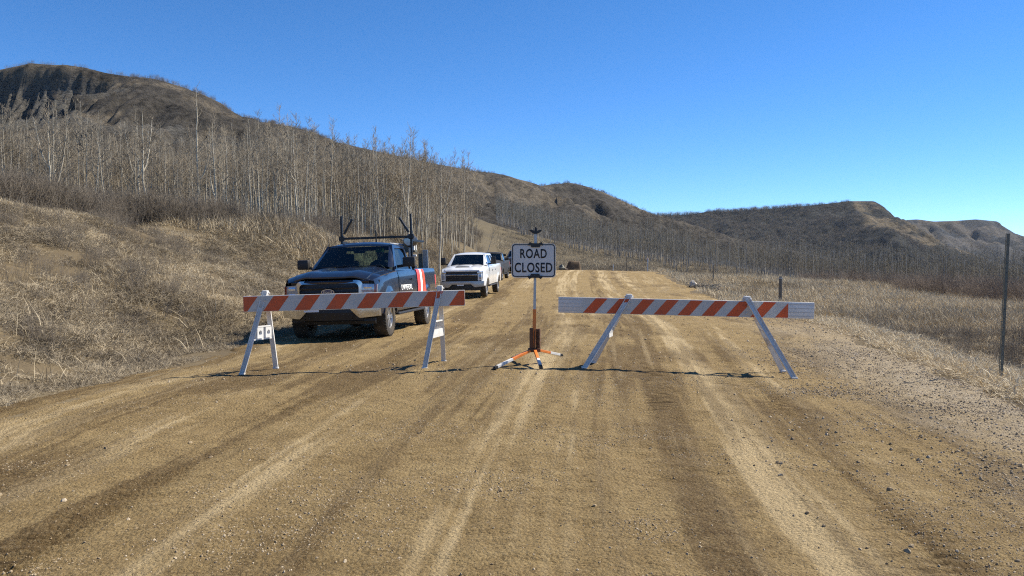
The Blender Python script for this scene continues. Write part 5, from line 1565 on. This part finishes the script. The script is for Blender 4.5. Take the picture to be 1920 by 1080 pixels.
m = MB(); m.box((0, 0, .52), (.14, .04, 1.04), 0, None, .008); m.build('board', M_GALV, e)
m = MB(); m.box((-.14, .05, .48), (.12, .05, .94), 0, None, .008); m.build('frame', M_POST, e)

# papers on the navy dashboard
e = empty('papers', child_world(blue, (.10, 1.62, 1.352)), blue.rotation_euler); tag(e, 'white papers lying on the dashboard of the navy truck', 'papers')
for k, (x0, w_, a) in enumerate(((0.0, .36, .05), (.42, .16, -.2))):
    m = MB(); m.box((x0, .02 * k, .02 + .03), (w_, .16, .05), 0, Euler((.25, 0, a)).to_matrix()); m.build('sheet', M_PAPER, e)

# driver
def skin_body(name, pts, edges, radii, mat, parent, root=0, sub=2):
    me = bpy.data.meshes.new(name); me.from_pydata(pts, edges, []); me.update()
    o = link(bpy.data.objects.new(name, me), parent)
    o.modifiers.new('skin', 'SKIN')
    for i, r in enumerate(radii):
        sv = me.skin_vertices[0].data[i]; sv.radius = (r, r) if not hasattr(r, '__len__') else r
        sv.use_root = (i == root)
    s = o.modifiers.new('sub', 'SUBSURF'); s.levels = sub; s.render_levels = sub
    dg = bpy.context.evaluated_depsgraph_get()
    m2 = bpy.data.meshes.new_from_object(o.evaluated_get(dg))
    o.modifiers.clear(); o.data = m2
    m2.materials.clear(); m2.materials.append(mat)
    m2.polygons.foreach_set('use_smooth', np.full(len(m2.polygons), True))
    return o
per = empty('person', child_world(blue, (.42, 2.42, 1.07)), blue.rotation_euler)
tag(per, 'driver in dark jacket and bright green cap seated in the navy truck', 'person')
pp = [(0, 0, .06), (0, .05, .26), (0, .04, .46), (0, 0.0, .57), (0, -.02, .66), (0, -.04, .74),
      (-.20, .02, .45), (-.24, -.16, .26), (-.14, -.42, .24), (-.12, -.50, .26), (.20, .02, .45), (.24, -.16, .26), (.14, -.42, .24), (.12, -.50, .26),
      (-.10, -.02, .04), (-.12, -.46, .04), (-.12, -.50, -.36), (.10, -.02, .04), (.12, -.46, .04), (.12, -.50, -.36)]
ee = [(0, 1), (1, 2), (2, 3), (3, 4), (4, 5), (2, 6), (6, 7), (7, 8), (8, 9), (2, 10), (10, 11), (11, 12), (12, 13), (0, 14), (14, 15), (15, 16), (0, 17), (17, 18), (18, 19)]
rr_ = [(.17, .13), (.17, .12), (.17, .11), .055, .085, .075, .07, .052, .04, .035, .07, .052, .04, .035, .09, .07, .05, .09, .07, .05]
skin_body('body', pp, ee, rr_, M_CLOTH, per)
m = MB()
bm = bmesh.new(); bmesh.ops.create_uvsphere(bm, u_segments=20, v_segments=14, radius=1.0)
vv = []
for v in bm.verts:
    x, y, z = v.co
    f = 1.0 + (0.10 if (y < -.75 and abs(z) < .25 and abs(x) < .25) else 0.0)
    vv.append((x * .077, y * .10 * f - .03, z * .118 * (1.0 if z > 0 else 1.05) + .715))
bm.verts.index_update(); m.add(vv, [tuple(q.index for q in f_.verts) for f_ in bm.faces]); bm.free()
for s in (-1, 1): m.box((s * .08, -.02, .71), (.018, .035, .06), 0, None, .006)
m.box((0, -.138, .70), (.025, .03, .045), 0, None, .008); m.box((0, -.122, .655), (.05, .012, .014), 0, None, .004)
m.build('head', M_SKIN, per, smooth=True)
m = MB(); m.lathe([(.735, .094), (.775, .098), (.815, .085), (.845, .05), (.855, .001)], 20, 'z', (0, -.025, 0)); m.box((0, -.155, .745), (.14, .11, .012), 0, Euler((.15, 0, 0)).to_matrix(), .004)
m.build('cap', M_HIVIS, per, smooth=True)

# ------------------------------------------------------------------ barricades
def barricade(label, ends, frames, stripes, plain, hgt=.215, th=.034):
    """ends: world centre of both board ends; frames: (front foot, rear foot, top)"""
    A, B = Vector(ends[0]), Vector(ends[1])
    E = empty('barricade', ((A.x + B.x) / 2, (A.y + B.y) / 2, rz((A.x + B.x) / 2, (A.y + B.y) / 2)))
    tag(E, label, 'barricade', 'striped barricades across the road')
    o = Vector(E.location)
    u = (B - A); Ln = u.length; u.normalize()
    n = Vector((u.y, -u.x, 0)).normalized()                   # towards the camera
    w = n.cross(u); w = -w if w.z < 0 else w
    M = Matrix((u, -n, w)).transposed()
    m = MB(); m.box((A + B) / 2 - o, (Ln, th, hgt), 0, M, .006)
    board = m.build('board', M_WHITE_P, E, angle=40)
    q = lambda s, t, d: A - o + u * s + w * t + n * d
    s0, s1 = plain, Ln - plain
    h2 = hgt / 2 - .008
    if plain > 0:
        for (a, b) in ((0.01, plain - .004), (Ln - plain + .004, Ln - .01)):
            for k in range(4):
                m = MB(); zc_ = -h2 + (k + .5) * 2 * h2 / 4
                m.add([q(a, zc_ - .006, th / 2 + .001), q(b, zc_ - .006, th / 2 + .001), q(b, zc_ + .006, th / 2 + .001), q(a, zc_ + .006, th / 2 + .001),
                       q(a, zc_ - .006, th / 2 - .008), q(b, zc_ - .006, th / 2 - .008), q(b, zc_ + .006, th / 2 - .008), q(a, zc_ + .006, th / 2 - .008)],
                      [(0, 1, 2, 3), (4, 7, 6, 5), (0, 4, 5, 1), (3, 2, 6, 7), (1, 5, 6, 2), (0, 3, 7, 4)])
                m.build('rib', M_WHITE_B, board)
    for side_n in (1, -1):
        m = MB(); m.prism([q(s0 + .002, -h2, side_n * (th / 2 + .0015)), q(s1 - .002, -h2, side_n * (th / 2 + .0015)), q(s1 - .002, h2, side_n * (th / 2 + .0015)), q(s0 + .002, h2, side_n * (th / 2 + .0015))], -n * .006 * side_n)
        m.build('sheeting', M_WHITE_B, board)
        first, period, wid, slant = stripes
        k = 0; s = first
        while s < s1:
            poly = [(s, -h2), (s + wid, -h2), (s + wid + slant, h2), (s + slant, h2)]
            # clip to the sheeting ends
            def clip(poly, lim, keep_less):
                out = []
                for i in range(len(poly)):
                    p, r = poly[i], poly[(i + 1) % len(poly)]
                    ip = (p[0] <= lim) if keep_less else (p[0] >= lim); ir = (r[0] <= lim) if keep_less else (r[0] >= lim)
                    if ip: out.append(p)
                    if ip != ir:
                        t = (lim - p[0]) / (r[0] - p[0]); out.append((lim, p[1] + (r[1] - p[1]) * t))
                return out
            poly = clip(clip(poly, s0 + .004, False), s1 - .004, True)
            if len(poly) >= 3:
                m = MB(); m.prism([q(a, b, side_n * (th / 2 + .0030)) for a, b in poly], -n * .003 * side_n)
                m.build('stripe', M_ORANGE_B, board)
            s += period
    for fi_, (ff, rf, top) in enumerate(frames):
        holes = (fi_ == 0)
        ff = Vector((ff[0], ff[1], rz(*ff) + .0)) - o; rf = Vector((rf[0], rf[1], rz(*rf) + .0)) - o; tp = Vector(top) - o
        across = u
        for nm, ft, dd in (('front_leg', ff, n), ('rear_leg', rf, -n)):
            tq = tp + dd * .032
            ax = (tq - ft).normalized()
            m = MB()
            sd = across
            m.beam(ft, tq, .062, .012, 0, sd)                      # web of the channel
            x = (sd - ax * sd.dot(ax)).normalized()
            for s_ in (-1, 1):
                m.beam(ft + x * s_ * .028 + dd * .014, tq + x * s_ * .028 + dd * .014, .008, .030, 0, sd)
            leg = m.build(nm, M_WHITE_P, E)
            m = MB(); m.box(ft + Vector((0, 0, .012)), (.075, .06, .024), 0, None, .006); m.build('foot_pad', M_WHITE_P, leg)
        bs = (tp - (A - o)).dot(u)
        for bz in (-.05, .05):
            m = MB(); pb = q(bs + bz * .2, bz, th / 2 + .004); m.tube([pb, pb + n * .010], .012, 6); m.build('bolt', M_GALV, board)
        # top knuckle
        m = MB(); m.box(tp + Vector((0, 0, .0)), (.075, .10, .075), 0, None, .012); m.tube([tp - across * .06, tp + across * .06], .014, 8)
        m.build('hinge', M_WHITE_P, E)
        # spreader half way up, a moulded panel with two round lamp holes
        a = ff + (tp + n * .03 - ff) * .42; b = rf + (tp - n * .03 - rf) * .42
        m = MB(); m.beam(a, b, .03, .018, 0, across)
        up = Vector((0, 0, .17)); a2 = ff + (tp - ff) * .58; b2 = rf + (tp - rf) * .58
        m.beam(a2, b2, .03, .018, 0, across)
        m.build('spreader', M_WHITE_P, E)
        m = MB()
        d1 = (b - a).normalized()
        if holes:
            for t in (.26, .74):
                c_ = (a + (b - a) * t + a2 + (b2 - a2) * t) / 2
                pl = [c_ + d1 * x_ + Vector((0, 0, z_)) for x_, z_ in ((.06, .0), (.06, .04), (.06, .072), (.02, .072), (-.02, .072), (-.06, .072), (-.06, .04), (-.06, 0), (-.06, -.04), (-.06, -.072), (-.02, -.072), (.02, -.072), (.06, -.072), (.06, -.04))]
                ri = [c_ + d1 * math.cos(k) * .030 + Vector((0, 0, math.sin(k) * .034)) for k in np.linspace(0, 2 * math.pi, 14, endpoint=False)]
                m.ring(pl, ri, across * .03)
        else:
            m.prism([a + Vector((0, 0, -.05)), b + Vector((0, 0, -.05)), b + Vector((0, 0, .06)), a + Vector((0, 0, .06))], across * .02)
            for t in (.2, .4, .6, .8):
                m.beam(a + (b - a) * t, a2 + (b2 - a2) * t, .022, .012, 0, across)
        m.build('lamp_mount', M_WHITE_P, E)
    return E

barricade('orange and white barricade with stripes to both ends, in front of the navy truck',
          ((-3.61, 10.75, .905), (-.645, 10.95, .985)),
          [((-3.57, 10.55), (-3.30, 11.15), (-3.34, 10.83, 1.05)), ((-1.17, 10.66), (-.98, 11.45), (-.99, 10.98, 1.115))],
          (-.155, .415, .205, .145), 0.0)
barricade('orange and white barricade with plain white ends and splayed legs, right of the sign',
          ((.63, 10.85, .895), (3.93, 10.40, .835)),
          [((.955, 10.55), (1.13, 11.12), (1.575, 10.76, 1.005)), ((3.53, 9.98), (3.62, 10.66), (3.085, 10.50, .985))],
          (.335, .313, .157, .17), .325)

# ------------------------------------------------------------------ road closed sign
sx0, sy0 = .305, 10.95
S = empty('road_closed_sign', (sx0, sy0, rz(sx0, sy0))); tag(S, 'white road closed sign on an orange spring stand between the barricades', 'sign')
def rrect(w, h, r, n=6):
    pts = []
    for (a, b, t0) in ((1, 1, 0), (-1, 1, 90), (-1, -1, 180), (1, -1, 270)):
        for k in range(n):
            t = math.radians(t0 + 90 * k / (n - 1)); pts.append((a * (w / 2 - r) + r * math.cos(t), b * (h / 2 - r) + r * math.sin(t)))
    return pts
zs_ = 1.425; xs_ = -.012; ysg = -.055
sw, sh = .60, .462
m = MB(); m.prism([(x + xs_, ysg, z + zs_) for x, z in rrect(sw, sh, .045)], (0, .006, 0)); face = m.build('sign_face', M_SIGNW, S)
m = MB(); m.ring([(x + xs_, ysg - .002, z + zs_) for x, z in rrect(sw - .018, sh - .018, .040)], [(x + xs_, ysg - .002, z + zs_) for x, z in rrect(sw - .044, sh - .044, .030)], (0, .001, 0)); m.build('border', M_SIGNB, face)
for s_, w_, h_, dx, dz in (('ROAD', .362, .128, .0, .095), ('CLOSED', .515, .135, .0, -.095)):
    t_ = bpy.data.objects.new('lettering', text_mesh(s_, w_, h_, M_SIGNB, .0015, .022, 1.10)); link(t_, face); t_.location = (xs_ + dx, ysg - .0005, zs_ + dz)
tilt = .02
mast = lambda z: (tilt * (z - .5) / 1.4, 0, z)
m = MB(); m.beam(mast(.52), mast(1.86), .036, .036); m.build('mast', M_GALV, S)
m = MB(); m.beam(mast(.18), mast(.76), .046, .046); m.build('lower_mast', M_ORANGE_S, S)
for zz, up in ((zs_ + sh / 2, 1), (zs_ - sh / 2, -1)):
    m = MB()
    bx_ = mast(zz)[0]
    pr = [(-.105, 0), (-.105, -.028), (-.075, -.018), (-.06, -.05), (.06, -.05), (.075, -.018), (.105, -.028), (.105, .0), (.085, .022), (.05, .004), (-.05, .004), (-.085, .022)]
    if up < 0: pr = [(a, -b) for a, b in pr]
    pr = [(a * .92, b) for a, b in pr]
    m.prism([(bx_ + a, ysg - .016, zz + b) for a, b in pr], (0, .085, 0)); m.build('bracket', M_SIGNB, S)
m = MB(); zz = 1.82; bx_ = mast(zz)[0]
pr = [(-.09, .018), (-.055, -.012), (-.02, -.03), (.02, -.03), (.055, -.012), (.09, .018), (.06, .025), (.018, .012), (.008, .06), (-.008, .06), (-.018, .012), (-.06, .025)]
m.prism([(bx_ + a, -.045, zz + b) for a, b in pr], (0, .09, 0)); m.build('top_bracket', M_SIGNB, S)
m = MB(); m.box((-.040, -.01, .355), (.050, .065, .29), 0, None, .008); m.box((.0, 0, .20), (.17, .13, .05), 0, None, .01)
m.box((.004, -.052, .34), (.014, .01, .27)); m.build('base_housing', M_RUST, S)
for yy_ in (-.02, .045):
    m = MB(); m.tube([(.055 + .026 * math.cos(t), yy_ + .026 * math.sin(t), .225 + .0165 * t / (2 * math.pi) * 1.0) for t in np.linspace(0, 2 * math.pi * 16, 190)], .0075, 5); m.build('spring', M_RUST, S)
gl = lambda x, y: rz(sx0 + x, sy0 + y) - rz(sx0, sy0)
for (fx, fy_, fz, c1) in ((-.535, -.50, .02, M_ORANGE_S), (.075, -.50, .02, M_ORANGE_S), (.40, .42, .085, M_ORANGE_S), (-.30, .46, .04, M_ORANGE_S)):
    f = Vector((fx, fy_, gl(fx, fy_) + fz)); r = Vector((fx * .12, fy_ * .12, .195)); mid = r + (f - r) * .50
    m = MB(); m.beam(r, mid, .040, .034, 0, Vector((0, 0, 1)).cross(f - r).normalized(), .004); lg = m.build('leg', c1, S)
    m = MB(); m.beam(mid, f, .041, .035, 0, Vector((0, 0, 1)).cross(f - r).normalized(), .004); m.build('leg_sleeve', M_WHITE_P, lg)
    d = (f - r).normalized(); m = MB(); m.beam(f - d * .05, f + d * .004, .043, .037, 0, Vector((0, 0, 1)).cross(f - r).normalized(), .003); m.box(f + Vector((0, 0, -.008)), (.05, .05, .02), 0, None, .004); m.build('leg_tip', M_BLACK, lg)

# ------------------------------------------------------------------ posts
def u_post(name, label, x, y, h, w, tx, mat, cat='post', group=None):
    z = gz(x, y)
    e = empty(name, (x, y, z)); tag(e, label, cat, group)
    m = MB(); a = Vector((0, 0, -.15)); b = Vector((tx, 0, h))
    m.beam(a, b, w * .5, .006, 0, (1, 0, 0))
    for s in (-1, 1):
        m.beam(a + Vector((s * w * .33, .012, 0)), b + Vector((s * w * .33, .012, 0)), w * .26, .005, 0, (s * .85, -.5, 0))
    m.build('channel', mat, e)
    m = MB()
    for k in range(int(h / .12)):
        p = a + (b - a) * ((k * .12 + .25) / (h + .15)); 
        if p.z < h - .05: m.box(p + Vector((0, -.0035, 0)), (.012, .001, .012))
    m.build('bolt_hole', M_TRIM, e)
    return e
u_post('marker_post', 'tall bare steel marker post on the gravel shoulder at the right edge', 6.40, 10.45, 1.93, .062, .075, M_POST)
def wood_post(label, x, y, h, r, mat, group=None):
    z = gz(x, y); e = empty('fence_post', (x, y, z)); tag(e, label, 'post', group)
    m = MB(); m.tube([(0, 0, -.2), (0.01, 0, h * .5), (.02, 0, h - .03), (.02, 0, h)], [r * 1.05, r, r * .95, r * .8], 9); m.build('shaft', mat, e, angle=40)
    m = MB(); m.tube([(.02, 0, h - .12), (.02, 0, h - .07)], r * 1.03, 9); m.build('cap_band', M_ORANGE_B if h == 1.6 else M_GALV, e)
wood_post('stubby dark wooden post in the straw field behind the right barricade', 15.1, 45.0, 1.55, .10, M_WOOD)
wood_post('thin dark post at the edge of the straw field, in front of the valley wood', 17.6, 70.0, 1.7, .05, M_WOOD)
wood_post('pale post with orange band at the bend of the road', 14.9, 88.0, 1.6, .06, M_GALV)
wood_post('thin dark post just left of the pale banded post at the road bend', 12.9, 90.0, 1.9, .05, M_WOOD)
wood_post('short pale post at the crest, left of the thin dark post', 11.6, 92.0, .9, .06, M_GALV)

# heap of brush and stones on the right verge
def rock(name, c, s, mat, parent, seed, sub=2, flat=1.0):
    g = np.random.default_rng(seed); bm = bmesh.new(); bmesh.ops.create_icosphere(bm, subdivisions=sub, radius=1.0)
    pts = np.array([v.co for v in bm.verts]); nz = vnoise(pts[:, 0] * 1.7 + seed, pts[:, 1] * 1.7 + pts[:, 2] * 2.1, seed) * .7 + vnoise(pts[:, 0] * 4, pts[:, 1] * 4 + pts[:, 2] * 3, seed + 5) * .3
    for v, k in zip(bm.verts, nz): v.co = Vector((v.co.x * s[0] * (1 + k), v.co.y * s[1] * (1 + k), v.co.z * s[2] * (1 + k) * flat))
    me = bpy.data.meshes.new(name); bm.to_mesh(me); bm.free(); me.materials.append(mat)
    o = link(bpy.data.objects.new(name, me), parent); o.location = c; return o
e = empty('brush_heap', (11.9, 51.0, gz(11.9, 51.0))); tag(e, 'heap of dark brush and stones with one pale rock, beside the far right verge', 'heap')
rock('stone', (-.35, 0, .38), (.24, .2, .22), M_ROCKP, e, 3)
for k, (x, y, z, s) in enumerate(((0, 0, .12, .32), (.5, .1, .14, .3), (.9, 0, .1, .24), (-.6, .1, .08, .2), (.3, -.3, .08, .16), (1.25, -.1, .06, .14))):
    rock('stone', (x, y, z), (s, s * .8, s * .75), M_ROCKD if k % 2 else M_EARTH, e, 10 + k)
for k in range(46):
    a = rng.uniform(0, 3.14); c_ = Vector((rng.uniform(-.5, 1.1), rng.uniform(-.3, .3), rng.uniform(.15, .35))); d = Vector((math.cos(a) * .6, math.sin(a) * .3, rng.uniform(-.1, .25)))
    m = MB(); m.tube([c_ - d * .6, c_ + d * .1 + Vector((0, 0, .04)), c_ + d * .7], [.028, .022, .012], 5); m.build('stick', M_WOOD, e)

# brown earth heap and boulder at the crest
e = empty('earth_heap', (7.25, 96.0, rz(7.25, 96.0) - .05)); tag(e, 'brown squared heap of earth at the crest of the road', 'heap')
X_, Y_ = np.meshgrid(np.linspace(-1.1, 1.0, 22), np.linspace(-.9, .9, 16))
Z_ = 1.28 * np.minimum(sstep(-1.1, -.25, X_), sstep(1.0, .86, X_)) * np.minimum(sstep(-.9, -.3, Y_), sstep(.9, .3, Y_)) * (1 + .12 * fbm(X_, Y_, .5, 3, 301)) + .05 * fbm(X_, Y_, .2, 3, 303) - .04
link(bpy.data.objects.new('soil', mesh_np('soil', np.stack([X_, Y_, Z_], 2).reshape(-1, 3), grid_faces(16, 22), [M_EARTH])), e)
for k in range(6): rock('clod', (rng.uniform(-.9, .9), -.75, .06), (.13, .12, .1), M_EARTH, e, 40 + k, 1)
e = empty('boulder', (5.9, 95.0, rz(5.9, 95.0) + .1)); tag(e, 'grey boulder with a dark hollow, left of the brown earth heap', 'boulder')
rock('stone', (0, 0, .25), (.42, .35, .36), M_POST, e, 61); rock('stone', (.45, .1, .1), (.28, .25, .22), M_ROCKD, e, 62)

# ------------------------------------------------------------------ thin air between the viewer and the far hills
t = NT('thin_haze')
t.t.nodes.remove(t.b)
pv = t.n('ShaderNodeVolumePrincipled'); pv.inputs['Density'].default_value = 0.000032
pv.inputs['Color'].default_value = (0.75, 0.85, 1.0, 1)
t.l(pv.outputs[0], t.out.inputs['Volume'])
t.m.cycles.homogeneous_volume = True
m = MB(); m.box((900, 4300, 140), (16000, 9800, 320))
hz = m.build('haze', t.m); tag(hz, kind='stuff')
